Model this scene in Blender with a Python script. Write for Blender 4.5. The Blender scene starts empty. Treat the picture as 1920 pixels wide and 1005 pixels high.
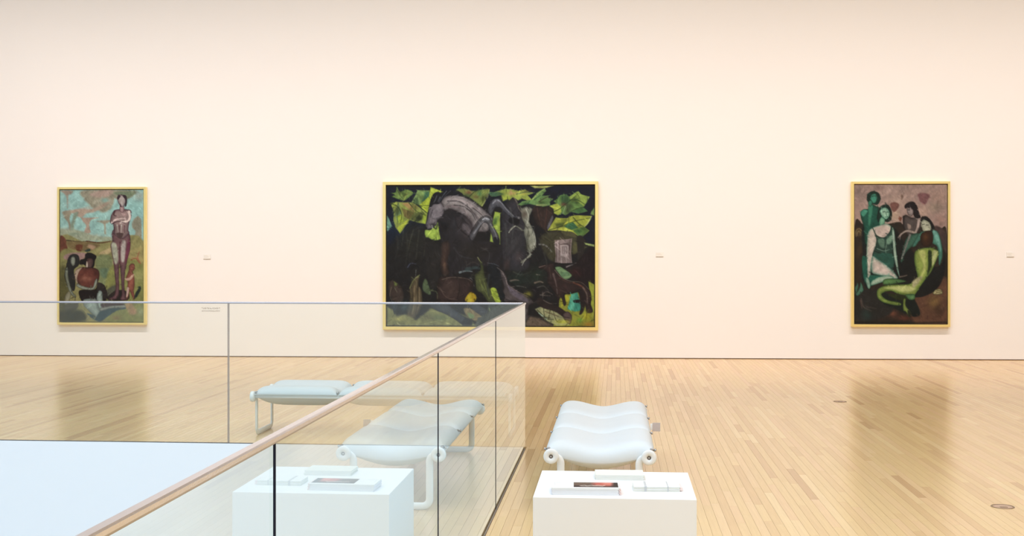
import bpy, bmesh, math, random
import numpy as np
from mathutils import Vector, Matrix

# ------------------------------------------------------------------ camera
C = bpy.context.scene.collection
EYE = 1.468
YAW = math.atan(195 / 2300)
cam_data = bpy.data.cameras.new('camera')
cam = bpy.data.objects.new('camera', cam_data)
C.objects.link(cam)
cam.location = (0, 0, EYE)
cam.rotation_euler = (math.pi / 2, 0, YAW)
cam_data.sensor_width = 36
cam_data.lens = 2300 / 1920 * 36
cam_data.shift_y = -25.5 / 1920
cam_data.clip_start = 0.05
bpy.context.scene.camera = cam

# ------------------------------------------------------------------ world, light, exposure
sc = bpy.context.scene
vs = sc.view_settings
sc.display_settings.display_device = 'sRGB'
vs.view_transform = 'Standard'
vs.look = 'None'
vs.exposure = -0.585
vs.gamma = 1.0
vs.use_curve_mapping = False
w = bpy.data.worlds.new('world')
sc.world = w
w.use_nodes = True
w.node_tree.nodes['Background'].inputs[0].default_value = (0.9, 0.95, 1, 1)
w.node_tree.nodes['Background'].inputs[1].default_value = 0.3
sc.cycles.use_denoising = True
sc.cycles.max_bounces = 12
sc.cycles.diffuse_bounces = 6
sc.cycles.glossy_bounces = 5
sc.cycles.transparent_max_bounces = 16
sc.cycles.sample_clamp_indirect = 8


def area_light(name, loc, rot, sx, sy, energy, col, spread=math.pi):
    d = bpy.data.lights.new(name, 'AREA')
    d.shape = 'RECTANGLE'
    d.size, d.size_y = sx, sy
    d.energy = energy
    d.color = col
    d.spread = spread
    o = bpy.data.objects.new(name, d)
    C.objects.link(o)
    o.location = loc
    o.rotation_euler = rot
    return o


A = math.radians(1.849)            # the picture wall stands a little askew of the floor boards
WX, WY = -8.892, 17.08             # a point on the foot of the picture wall
CEIL = 7.4


def wall_washer_at(u, d, z):
    return (WX + u * math.cos(A) + d * math.sin(A), WY + u * math.sin(A) - d * math.cos(A), z)


# warm wall-washing track along the ceiling, in front of the picture wall
area_light('wall_washer', wall_washer_at(7.9, 4.3, CEIL - 0.25),
           (math.radians(36), 0, A), 20, 0.22, 378, (1.0, 0.875, 0.825), math.radians(79))
# laylights: cool daylight over the open well, neutral over the gallery
area_light('well_laylight', (-4.6, 3.6, CEIL - 0.1), (0, 0, 0), 6.5, 8.5, 900, (0.61, 0.80, 1.0))
area_light('gallery_laylight', (3.4, 2.0, CEIL - 0.1), (0, 0, 0), 7, 9, 820, (0.89, 0.95, 1.0))
area_light('far_floor_fill', (0.8, 11.2, CEIL - 0.1), (0, 0, 0), 15, 4.5, 130, (0.98, 0.95, 0.92), math.radians(105))  # added fill, no real laylight; brightens the boards before the picture wall
area_light('well_fill_light', (-5.5, 4.5, -1.2), (0, 0, 0), 3, 3, 90, (0.56, 0.78, 1.0))  # added unseen fill inside the well; stands for no lamp of the lower hall


# ------------------------------------------------------------------ materials
def srgb(h):
    h = h.lstrip('#')
    v = [int(h[i:i + 2], 16) / 255 for i in (0, 2, 4)]
    return tuple(x / 12.92 if x <= 0.04045 else ((x + 0.055) / 1.055) ** 2.4 for x in v)


def mat(name, col, rough=0.5, metal=0.0, spec=0.5, noise=None, bump=None, coat=0):
    m = bpy.data.materials.new(name)
    m.use_nodes = True
    nt = m.node_tree
    b = nt.nodes['Principled BSDF']
    b.inputs['Base Color'].default_value = (*col, 1)
    b.inputs['Roughness'].default_value = rough
    b.inputs['Metallic'].default_value = metal
    b.inputs['Specular IOR Level'].default_value = spec
    b.inputs['Coat Weight'].default_value = coat
    tc = nt.nodes.new('ShaderNodeTexCoord')
    if noise:
        scale, amt = noise
        n = nt.nodes.new('ShaderNodeTexNoise')
        n.inputs['Scale'].default_value = scale
        n.inputs['Detail'].default_value = 4
        r = nt.nodes.new('ShaderNodeMix')
        r.data_type = 'RGBA'
        r.inputs[6].default_value = (*[c * (1 - amt) for c in col], 1)
        r.inputs[7].default_value = (*[min(1, c * (1 + amt)) for c in col], 1)
        nt.links.new(tc.outputs['Object'], n.inputs['Vector'])
        nt.links.new(n.outputs['Fac'], r.inputs[0])
        nt.links.new(r.outputs[2], b.inputs['Base Color'])
    if bump:
        scale, amt = bump
        n = nt.nodes.new('ShaderNodeTexNoise')
        n.inputs['Scale'].default_value = scale
        n.inputs['Detail'].default_value = 3
        bp = nt.nodes.new('ShaderNodeBump')
        bp.inputs['Strength'].default_value = amt
        bp.inputs['Distance'].default_value = 0.002
        nt.links.new(tc.outputs['Object'], n.inputs['Vector'])
        nt.links.new(n.outputs['Fac'], bp.inputs['Height'])
        nt.links.new(bp.outputs[0], b.inputs['Normal'])
    return m


M = {}
M['wall'] = mat('wall_paint', (0.86, 0.845, 0.828), 0.75, noise=(1.5, 0.008), bump=(160, 0.05), spec=0.3)
M['ceiling'] = mat('ceiling_paint', (0.84, 0.84, 0.83), 0.9, noise=(2, 0.01), spec=0.2)
M['fascia'] = mat('fascia_paint', (0.87, 0.885, 0.89), 0.7, noise=(2, 0.008), spec=0.3)
M['reveal'] = mat('shadow_reveal', (0.16, 0.095, 0.065), 0.8, noise=(6, 0.1))
M['subfloor'] = mat('subfloor_board', (0.26, 0.14, 0.07), 0.85, noise=(12, 0.1))
M['steel'] = mat('brushed_steel', (0.80, 0.80, 0.88), 0.18, metal=1.0, bump=(300, 0.1))
M['gasket'] = mat('black_gasket', (0.02, 0.022, 0.04), 0.85, spec=0.08, noise=(30, 0.1))
M['shoe'] = mat('dark_shoe_channel', (0.10, 0.095, 0.09), 0.45, metal=0.6, noise=(30, 0.1))
M['edge'] = mat('polished_glass_edge', (0.34, 0.29, 0.26), 0.3, noise=(20, 0.1))
M['gold'] = mat('gold_leaf_frame', (0.98, 0.80, 0.34), 0.30, metal=0.75, noise=(9, 0.05), bump=(60, 0.1))
M['black'] = mat('black_float_tray', (0.015, 0.012, 0.010), 0.6, noise=(20, 0.1))
M['pad'] = mat('pale_vinyl_upholstery', (0.695, 0.73, 0.75), 0.55, noise=(40, 0.015), bump=(350, 0.12), spec=0.35)
M['enamel'] = mat('white_enamel_tube', (0.84, 0.85, 0.84), 0.3, noise=(10, 0.01))
M['chrome'] = mat('chrome_clamp', (0.45, 0.44, 0.44), 0.22, metal=1.0, noise=(10, 0.05))
M['screw'] = mat('dark_screw', (0.16, 0.13, 0.11), 0.4, metal=0.7, noise=(30, 0.1))
M['plinth'] = mat('plinth_paint', (0.88, 0.875, 0.87), 0.55, noise=(3, 0.006), bump=(120, 0.04), spec=0.3)
M['paper'] = mat('booklet_paper', (0.85, 0.85, 0.83), 0.6, noise=(25, 0.015))
M['paper_cream'] = mat('cream_booklet_paper', (0.80, 0.80, 0.72), 0.6, noise=(25, 0.02))
M['paper_lilac'] = mat('lilac_booklet_paper', (0.80, 0.79, 0.85), 0.6, noise=(25, 0.015))
M['paper_pink'] = mat('pink_booklet_back', (0.86, 0.70, 0.67), 0.6, noise=(25, 0.02))
M['band'] = mat('grey_paper_band', (0.55, 0.56, 0.56), 0.5, noise=(25, 0.03))
M['card'] = mat('caption_card', (0.84, 0.83, 0.79), 0.6, noise=(20, 0.01))
M['card_edge'] = mat('caption_card_edge', (0.50, 0.44, 0.36), 0.6, noise=(20, 0.02))
M['ink'] = mat('grey_vinyl_letters', (0.30, 0.26, 0.22), 0.6, noise=(20, 0.05))
M['tagmat'] = mat('pinkish_plastic_tag', (0.58, 0.50, 0.48), 0.35, noise=(40, 0.05))
M['white'] = mat('white_plastic', (0.88, 0.88, 0.88), 0.3, noise=(30, 0.01))
M['lid'] = mat('outlet_lid_brown', (0.52, 0.35, 0.25), 0.45, noise=(60, 0.15))
M['lid_ring'] = mat('outlet_ring_dark', (0.26, 0.17, 0.10), 0.4, metal=0.4, noise=(40, 0.1))


def glass_material():
    m = bpy.data.materials.new('clear_glass_pane')
    m.use_nodes = True
    nt = m.node_tree
    nt.nodes.clear()
    N, L = nt.nodes.new, nt.links.new
    out = N('ShaderNodeOutputMaterial')
    geo = N('ShaderNodeNewGeometry')
    dot = N('ShaderNodeVectorMath'); dot.operation = 'DOT_PRODUCT'
    L(geo.outputs['Normal'], dot.inputs[0]); L(geo.outputs['Incoming'], dot.inputs[1])

    def mth(op, a, b=None):
        n = N('ShaderNodeMath'); n.operation = op
        for i, v in enumerate((a, b)):
            if v is None: continue
            if isinstance(v, (int, float)): n.inputs[i].default_value = v
            else: L(v, n.inputs[i])
        return n.outputs[0]
    c = mth('ABSOLUTE', dot.outputs['Value'])
    r = mth('ADD', mth('MULTIPLY', mth('POWER', mth('SUBTRACT', 1.0, c), 5.0), 0.96), 0.04)
    tot = mth('DIVIDE', mth('MULTIPLY', r, 2.0), mth('ADD', r, 1.0))      # both faces of the sheet together
    front = mth('SUBTRACT', 1.0, geo.outputs['Backfacing'])
    fac = mth('MULTIPLY', tot, front)
    tr = N('ShaderNodeBsdfTransparent'); tr.inputs[0].default_value = (0.965, 0.99, 0.98, 1)
    gl = N('ShaderNodeBsdfGlossy'); gl.inputs['Roughness'].default_value = 0.0
    gl.inputs[0].default_value = (0.93, 0.98, 0.97, 1)
    mx = N('ShaderNodeMixShader')
    L(fac, mx.inputs[0]); L(tr.outputs[0], mx.inputs[1]); L(gl.outputs[0], mx.inputs[2])
    L(mx.outputs[0], out.inputs[0])
    return m


M['glass'] = glass_material()


def plank_material(name, island):
    m = bpy.data.materials.new(name)
    m.use_nodes = True
    nt = m.node_tree
    N, L = nt.nodes.new, nt.links.new
    b = nt.nodes['Principled BSDF']
    if island:
        rnd = N('ShaderNodeNewGeometry').outputs['Random Per Island']
    else:
        rnd = N('ShaderNodeObjectInfo').outputs['Random']
    ramp = N('ShaderNodeValToRGB')
    ramp.color_ramp.interpolation = 'LINEAR'
    cols = [(0.0, (0.57, 0.350, 0.160)), (0.05, (0.655, 0.425, 0.200)), (0.3, (0.715, 0.492, 0.230)),
            (0.55, (0.735, 0.515, 0.242)), (0.85, (0.735, 0.490, 0.250)), (1.0, (0.775, 0.562, 0.285))]
    e = ramp.color_ramp.elements
    e[0].position, e[0].color = cols[0][0], (*cols[0][1], 1)
    e[1].position, e[1].color = cols[-1][0], (*cols[-1][1], 1)
    for p, c in cols[1:-1]:
        x = e.new(p); x.color = (*c, 1)
    L(rnd, ramp.inputs[0])
    tc = N('ShaderNodeTexCoord')
    geo = N('ShaderNodeNewGeometry')
    mp = N('ShaderNodeMapping')
    mp.inputs['Scale'].default_value = (90, 3.0, 1)
    add = N('ShaderNodeVectorMath'); add.operation = 'ADD'
    sc_ = N('ShaderNodeVectorMath'); sc_.operation = 'SCALE'
    cmb = N('ShaderNodeCombineXYZ')
    L(rnd, cmb.inputs[0]); L(rnd, cmb.inputs[1])
    L(cmb.outputs[0], sc_.inputs[0]); sc_.inputs['Scale'].default_value = 57.0
    L(geo.outputs['Position'], add.inputs[0]); L(sc_.outputs[0], add.inputs[1])
    L(add.outputs[0], mp.inputs['Vector'])
    n = N('ShaderNodeTexNoise'); n.inputs['Scale'].default_value = 1.0; n.inputs['Detail'].default_value = 3
    L(mp.outputs[0], n.inputs['Vector'])
    mr = N('ShaderNodeMapRange')
    mr.inputs['From Min'].default_value = 0.3; mr.inputs['From Max'].default_value = 0.7
    mr.inputs['To Min'].default_value = 0.955; mr.inputs['To Max'].default_value = 1.03
    L(n.outputs['Fac'], mr.inputs['Value'])
    mul = N('ShaderNodeVectorMath'); mul.operation = 'SCALE'
    L(ramp.outputs[0], mul.inputs[0]); L(mr.outputs[0], mul.inputs['Scale'])
    L(mul.outputs[0], b.inputs['Base Color'])
    b.inputs['Roughness'].default_value = 0.23
    b.inputs['Specular IOR Level'].default_value = 0.5
    return m


M['plank'] = plank_material('maple_plank', False)
M['plank_far'] = plank_material('maple_plank_run', True)


def paint_material():
    m = bpy.data.materials.new('oil_paint')
    m.use_nodes = True
    nt = m.node_tree
    b = nt.nodes['Principled BSDF']
    a = nt.nodes.new('ShaderNodeAttribute'); a.attribute_name = 'paint'
    nt.links.new(a.outputs['Color'], b.inputs['Base Color'])
    b.inputs['Roughness'].default_value = 0.6
    b.inputs['Specular IOR Level'].default_value = 0.2
    return m


M['paint'] = paint_material()


# ------------------------------------------------------------------ mesh helpers
def obj(name, me, material=None, parent=None):
    if isinstance(me, bmesh.types.BMesh):
        b = me
        me = bpy.data.meshes.new(name)
        b.to_mesh(me); b.free()
    if material and not me.materials:
        me.materials.append(material)
    o = bpy.data.objects.new(name, me)
    C.objects.link(o)
    if parent: o.parent = parent
    return o


def tag(o, label, cat, group=None):
    o['label'] = label; o['category'] = cat
    if group: o['group'] = group
    return o


def thing(name, label, cat, loc=(0, 0, 0), rz=0, group=None):
    o = bpy.data.objects.new(name, None)
    o.empty_display_size = 0.1
    C.objects.link(o)
    o.location = loc; o.rotation_euler = (0, 0, rz)
    return tag(o, label, cat, group)


def struct(o):
    o['kind'] = 'structure'
    return o


def box(bm, x0, x1, y0, y1, z0, z1, bevel=0, seg=2):
    vs_ = [bm.verts.new(p) for p in ((x0, y0, z0), (x1, y0, z0), (x1, y1, z0), (x0, y1, z0),
                                     (x0, y0, z1), (x1, y0, z1), (x1, y1, z1), (x0, y1, z1))]
    fs = [bm.faces.new([vs_[i] for i in q]) for q in
          ((0, 3, 2, 1), (4, 5, 6, 7), (0, 1, 5, 4), (1, 2, 6, 5), (2, 3, 7, 6), (3, 0, 4, 7))]
    if bevel:
        es = list({e for f in fs for e in f.edges})
        bmesh.ops.bevel(bm, geom=es, offset=bevel, segments=seg, affect='EDGES', profile=0.5)
    return bm


def newbox(*a, **k):
    return box(bmesh.new(), *a, **k)


def smooth(o, on=True):
    for p in o.data.polygons: p.use_smooth = on
    return o


def lathe(bm, prof, n=32, mtx=None):
    """profile (r, h) revolved about local z; closed at r = 0 ends"""
    rings = []
    for r, h in prof:
        if r < 1e-6:
            rings.append([bm.verts.new((0, 0, h))])
        else:
            rings.append([bm.verts.new((r * math.cos(2 * math.pi * i / n), r * math.sin(2 * math.pi * i / n), h)) for i in range(n)])
    new = [v for r in rings for v in r]
    for a, b in zip(rings, rings[1:]):
        for i in range(n):
            j = (i + 1) % n
            if len(a) == 1 and len(b) == 1: continue
            if len(a) == 1: bm.faces.new((a[0], b[j], b[i]))
            elif len(b) == 1: bm.faces.new((a[i], a[j], b[0]))
            else: bm.faces.new((a[i], a[j], b[j], b[i]))
    if mtx:
        bmesh.ops.transform(bm, matrix=mtx, verts=new)
    return bm


def sweep(bm, pts, ra, rb, side, n=16):
    """tube along planar pts; ra = half size within the plane, rb = half size along `side`"""
    side = Vector(side).normalized()
    rings = []
    for i, p in enumerate(pts):
        p = Vector(p)
        t = (Vector(pts[min(i + 1, len(pts) - 1)]) - Vector(pts[max(i - 1, 0)])).normalized()
        nrm = side.cross(t).normalized()
        rings.append([bm.verts.new(p + nrm * ra * math.cos(2 * math.pi * k / n) + side * rb * math.sin(2 * math.pi * k / n)) for k in range(n)])
    for a, b in zip(rings, rings[1:]):
        for k in range(n):
            j = (k + 1) % n
            bm.faces.new((a[k], a[j], b[j], b[k]))
    bm.faces.new(rings[0][::-1]); bm.faces.new(rings[-1])
    bmesh.ops.recalc_face_normals(bm, faces=bm.faces)
    return bm


# ------------------------------------------------------------------ the room
VX, VY = -0.6905, 9.338           # edges of the open well: floor lies at x > VX or y > VY


def wall_pt(u, d=0.0, z=0.0):    # u along the picture wall, d out of it towards the room
    return (WX + u * math.cos(A) + d * math.sin(A), WY + u * math.sin(A) - d * math.cos(A), z)


o = obj('wall_back', newbox(-5, 22.5, 0, 0.3, 0.011, CEIL + 0.4), M['wall'])
o.location = wall_pt(0); o.rotation_euler = (0, 0, A); struct(o)
o = obj('baseboard_back', newbox(-5, 22.5, 0.012, 0.29, -0.01, 0.011), M['reveal'])
o.location = wall_pt(0); o.rotation_euler = (0, 0, A); struct(o)
RX = 11.0
struct(obj('wall_right', newbox(RX, RX + 0.3, -4.5, 18.0, -0.02, CEIL + 0.3), M['wall']))
struct(obj('wall_left', newbox(-12.8, -12.5, -4.5, 17.3, -5.0, CEIL + 0.3), M['wall']))
struct(obj('wall_rear', newbox(-12.5, RX, -4.8, -4.5, -5.0, CEIL + 0.3), M['wall']))
struct(obj('ceiling', newbox(-12.8, RX + 0.3, -4.8, 18.4, CEIL, CEIL + 0.3), M['ceiling']))
# slab edge round the open well, and the wall under it
struct(obj('trim_1', newbox(-12.5, VX - 0.002, VY - 0.016, VY - 0.001, -5.0, -0.003), M['fascia']))
struct(obj('trim_2', newbox(VX - 0.026, VX - 0.001, -4.5, VY - 0.001, -5.0, -0.003), M['fascia']))
struct(obj('floor_lower', newbox(-12.5, VX, -4.5, VY, -5.1, -5.0), M['fascia']))

# floor: a sub-floor that carries narrow maple boards
bm = bmesh.new()
box(bm, VX, RX, -4.5, VY, -0.30, -0.020)
box(bm, -12.5, RX, VY, 17.9, -0.30, -0.020)
floor = struct(obj('floor', bm, M['subfloor']))

rng = random.Random(11)
PW = 0.0505
GAP = 0.0011
LENS = [0.45, 0.75, 1.05, 1.35, 1.65, 2.0]
TH = 0.018


def wall_y(x):
    return WY + (x - WX) * math.tan(A) + 0.010


planks = []
nrow0, nrow1 = int(-12.4 / PW), int((RX - 0.1) / PW)
for r in range(nrow0, nrow1):
    x0 = r * PW
    x1 = x0 + PW - GAP
    if x0 < VX < x1 - 0.012: runs = [(VX + 0.012, x1, -4.4, VY), (x0, x1, VY, None)]
    elif x0 < VX: runs = [(x0, x1, VY, None)]
    else: runs = [(x0, x1, -4.4, None)]
    for (x0, x1, y_start, yend) in runs:
        yend = yend or wall_y(x0)
        y = y_start - rng.uniform(0, 0.9)
        while y < yend - 0.02:
            Ln = rng.choice(LENS)
            a, b = max(y, y_start), min(y + Ln, yend)
            full = a == y and b == y + Ln and x1 - x0 > 0.049
            if b - a > 0.01: planks.append((x0, x1, a, b - GAP, full, Ln))
            y += Ln
f_px = 2300; cc, ss = math.cos(YAW), math.sin(YAW)


def to_px(x, y, z=0.0):
    zc = -x * ss + y * cc
    xc = x * cc + y * ss
    if zc < 0.1: return None
    return 960 + f_px * xc / zc, 477 + f_px * (EYE - z) / zc


def shown(pk):
    x0, x1, a, b, full, Ln = pk
    if not full or a < 4: return 0
    m = to_px((x0 + x1) / 2, (a + b) / 2); e = to_px((x0 + x1) / 2, a)
    if m is None or not (-10 < m[0] < 1930 and m[1] < 1010) or e[1] > 1060: return 0
    if 980 < m[0] < 1310 and m[1] > 845: return 0          # behind plinth and bench
    if m[0] < 905 and m[1] > 838: return 0
    return (x1 - x0) * (b - a) / ((a + b) / 2) ** 3


order = sorted(range(len(planks)), key=lambda i: -shown(planks[i]))
single = set(i for i in order[:298] if shown(planks[i]) > 0)
plank_mesh = {}
for Ln in LENS:
    b_ = newbox(0, PW - GAP, 0, Ln - GAP, -TH, 0)
    me = bpy.data.meshes.new('plank')
    b_.to_mesh(me); b_.free()
    me.materials.append(M['plank'])
    plank_mesh[Ln] = me
V, F = [], []
for i, (x0, x1, a, b, full, Ln) in enumerate(planks):
    if i in single:
        o = bpy.data.objects.new('plank', plank_mesh[Ln])
        C.objects.link(o); o.parent = floor; o.location = (x0, a, 0)
    else:
        k = len(V)
        V += [(x0, a, -TH), (x1, a, -TH), (x1, b, -TH), (x0, b, -TH), (x0, a, 0), (x1, a, 0), (x1, b, 0), (x0, b, 0)]
        F += [(k + 4, k + 5, k + 6, k + 7), (k, k + 1, k + 5, k + 4), (k + 1, k + 2, k + 6, k + 5), (k + 2, k + 3, k + 7, k + 6), (k + 3, k, k + 4, k + 7)]
me = bpy.data.meshes.new('planks')
me.from_pydata(V, [], F)
o = obj('planks', me, M['plank_far'], floor)
o['kind'] = 'stuff'


# ------------------------------------------------------------------ painter (flat colour on the canvases)
def catmull(pts, closed, n=5):
    P = np.array(pts, float)
    m = len(P)
    if m < 3: return P
    out = []
    rngi = range(m) if closed else range(m - 1)
    for i in rngi:
        if closed: p0, p1, p2, p3 = P[i - 1], P[i], P[(i + 1) % m], P[(i + 2) % m]
        else: p0, p1, p2, p3 = P[max(i - 1, 0)], P[i], P[i + 1], P[min(i + 2, m - 1)]
        for k in range(n):
            t = k / n
            out.append(0.5 * ((2 * p1) + (p2 - p0) * t + (2 * p0 - 5 * p1 + 4 * p2 - p3) * t * t + (3 * p1 - p0 - 3 * p2 + p3) * t ** 3))
    if not closed: out.append(P[-1])
    return np.array(out)


def hexv(h):
    return np.array([int(h[i:i + 2], 16) / 255 for i in (0, 2, 4)])


def vnoise(X, Y, sx, sy, seed):
    r = np.random.RandomState(seed)
    g = r.rand(64, 64)
    u, v = X / sx, Y / sy
    i, j = np.floor(u).astype(int), np.floor(v).astype(int)
    fu, fv = u - i, v - j
    fu, fv = fu * fu * (3 - 2 * fu), fv * fv * (3 - 2 * fv)
    G = lambda a, b: g[a % 64, b % 64]
    return (G(i, j) * (1 - fu) + G(i + 1, j) * fu) * (1 - fv) + (G(i, j + 1) * (1 - fu) + G(i + 1, j + 1) * fu) * fv


class Painter:
    def __init__(s, x0, x1, y0, y1, nx, ny, base):
        s.xs = np.linspace(x0, x1, nx); s.ys = np.linspace(y0, y1, ny)
        s.X, s.Y = np.meshgrid(s.xs, s.ys)
        s.im = np.zeros((ny, nx, 3)) + hexv(base)
        s.soft = 2.2 * (x1 - x0) / nx

    def sub(s, P, pad):
        a, b = np.searchsorted(s.xs, [P[:, 0].min() - pad, P[:, 0].max() + pad])
        c, d = np.searchsorted(s.ys, [P[:, 1].min() - pad, P[:, 1].max() + pad])
        return slice(c, d), slice(a, b)

    def dist(s, P, sl, closed):
        X, Y = s.X[sl], s.Y[sl]
        D = np.full(X.shape, 1e9); ins = np.zeros(X.shape, bool); T = np.zeros(X.shape)
        m = len(P)
        for i in range(m if closed else m - 1):
            ax, ay = P[i]; bx, by = P[(i + 1) % m]
            ex, ey = bx - ax, by - ay
            L2 = ex * ex + ey * ey + 1e-9
            t = np.clip(((X - ax) * ex + (Y - ay) * ey) / L2, 0, 1)
            d = np.hypot(X - ax - t * ex, Y - ay - t * ey)
            c = d < D
            D = np.where(c, d, D); T = np.where(c, (i + t) / max(1, m - 1), T)
            if closed and abs(ey) > 1e-9:
                ins ^= ((ay > Y) != (by > Y)) & (X < (Y - ay) / ey * ex + ax)
        return D, ins, T

    def P(s, pts, col, edge=None, ew=10, al=1.0, soft=None, sm=1):
        P = catmull(pts, True) if sm else np.array(pts, float)
        soft = soft or s.soft
        sl = s.sub(P, soft)
        if s.X[sl].size == 0: return
        D, ins, _ = s.dist(P, sl, True)
        sd = np.where(ins, D, -D)
        a = np.clip(0.5 + sd / soft, 0, 1)[..., None] * al
        c = hexv(col)
        if edge is not None:
            k = np.exp(-np.maximum(sd, 0) / ew)[..., None]
            c = hexv(edge) * k + c * (1 - k)
        s.im[sl] = s.im[sl] * (1 - a) + c * a

    def S(s, pts, col, w0, w1=None, al=1.0):
        P = catmull(pts, False)
        w1 = w0 if w1 is None else w1
        sl = s.sub(P, max(w0, w1) + s.soft)
        if s.X[sl].size == 0: return
        D, _, T = s.dist(P, sl, False)
        wv = (w0 + (w1 - w0) * T) / 2
        a = np.clip(0.5 + (wv - D) / s.soft, 0, 1)[..., None] * al
        s.im[sl] = s.im[sl] * (1 - a) + hexv(col) * a

    def G(s, cx, cy, rx, ry, col, al=0.7, rot=0):
        c, n = math.cos(math.radians(rot)), math.sin(math.radians(rot))
        u = ((s.X - cx) * c + (s.Y - cy) * n) / rx; v = (-(s.X - cx) * n + (s.Y - cy) * c) / ry
        a = (np.exp(-(u * u + v * v) * 1.5) * al)[..., None]
        s.im = s.im * (1 - a) + hexv(col) * a

    def brush(s, amt, sx, sy, seed, shear=0.0):
        n = vnoise(s.X + shear * s.Y + 5000, s.Y + 5000, sx, sy, seed) - 0.5
        s.im = np.clip(s.im * (1 + 2 * amt * n[..., None]), 0, 1)

    def dabs(s, n, ln, wd, amp, seed, sc=60.0):
        """short strokes of slightly lighter or darker local colour, following a smooth field"""
        r = random.Random(seed)
        g = np.random.RandomState(seed).rand(32, 32)
        for _ in range(n):
            x = r.uniform(s.xs[0], s.xs[-1]); y = r.uniform(s.ys[0], s.ys[-1])
            a = g[int(x / sc) % 32, int(y / sc) % 32] * math.pi + r.uniform(-0.3, 0.3)
            i = min(len(s.ys) - 1, np.searchsorted(s.ys, y)); j = min(len(s.xs) - 1, np.searchsorted(s.xs, x))
            k = 1 + r.uniform(-amp, amp)
            c = np.clip(s.im[i, j] * k + (0.02 * (k > 1)), 0, 1)
            hx = ''.join('%02x' % int(v * 255) for v in c)
            l = ln * r.uniform(0.5, 1.3) / 2
            w = wd * r.uniform(0.6, 1.2)
            s.S([(x - l * math.cos(a), y - l * math.sin(a)), (x + l * math.cos(a), y + l * math.sin(a))], hx, w, w * 0.3, 0.65)

    def run(s, text):
        for ln in text.strip().splitlines():
            ln = ln.strip()
            if not ln or ln[0] == '#': continue
            head, _, body = ln.partition('|')
            h = head.split()
            pts = [tuple(float(q) for q in p.split(',')) for p in body.split()]
            k = h[0]
            opt = {}
            pos = []
            for q in h[1:]:
                if '=' in q:
                    a, b = q.split('='); opt[a] = b if a == 'edge' else float(b)
                else: pos.append(q)
            if k == 'P': s.P(pts, pos[0], **opt)
            elif k == 'L': s.P(pts, pos[0], sm=0, **opt)
            elif k == 'S': s.S(pts, pos[0], float(pos[1]), float(pos[2]) if len(pos) > 2 else None, **opt)
            elif k == 'G': s.G(pts[0][0], pts[0][1], float(pos[1]), float(pos[2]), pos[0], **opt)
        return s


def canvas_mesh(name, pt, w_, h_, gain, thick=0.02):
    """a stretched canvas, front towards -y, painted by vertex colour"""
    ny, nx, _ = pt.im.shape
    xs = np.linspace(0, w_, nx); zs = np.linspace(h_, 0, ny)
    Xg, Zg = np.meshgrid(xs, zs)
    co = np.stack([Xg, np.zeros_like(Xg), Zg], -1).reshape(-1, 3)
    ii = np.arange(ny * nx).reshape(ny, nx)
    q = np.stack([ii[:-1, :-1], ii[1:, :-1], ii[1:, 1:], ii[:-1, 1:]], -1).reshape(-1, 4)
    nv = len(co)
    back = np.array([(0, thick, h_), (w_, thick, h_), (w_, thick, 0), (0, thick, 0)])
    cn = [ii[0, 0], ii[0, -1], ii[-1, -1], ii[-1, 0]]
    faces = [tuple(f) for f in q.tolist()]
    border = [list(ii[0, :]), list(ii[:, -1]), list(ii[-1, ::-1]), list(ii[::-1, 0])]
    for k in range(4):
        faces.append(tuple(int(v) for v in border[k]) + (nv + (k + 1) % 4, nv + k))
    faces.append((nv + 3, nv + 2, nv + 1, nv))
    me = bpy.data.meshes.new(name)
    me.from_pydata(np.vstack([co, back]).tolist(), [], faces)
    at = me.color_attributes.new('paint', 'FLOAT_COLOR', 'POINT')
    im = np.clip(pt.im, 0, 1).reshape(-1, 3)
    lin = np.where(im <= 0.04045, im / 12.92, ((im + 0.055) / 1.055) ** 2.4) * np.array(gain)
    col = np.ones((nv + 4, 4)); col[:nv, :3] = lin; col[nv:, :3] = 0.3
    at.data.foreach_set('color', col.ravel())
    me.materials.append(M['paint'])
    return me


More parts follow.
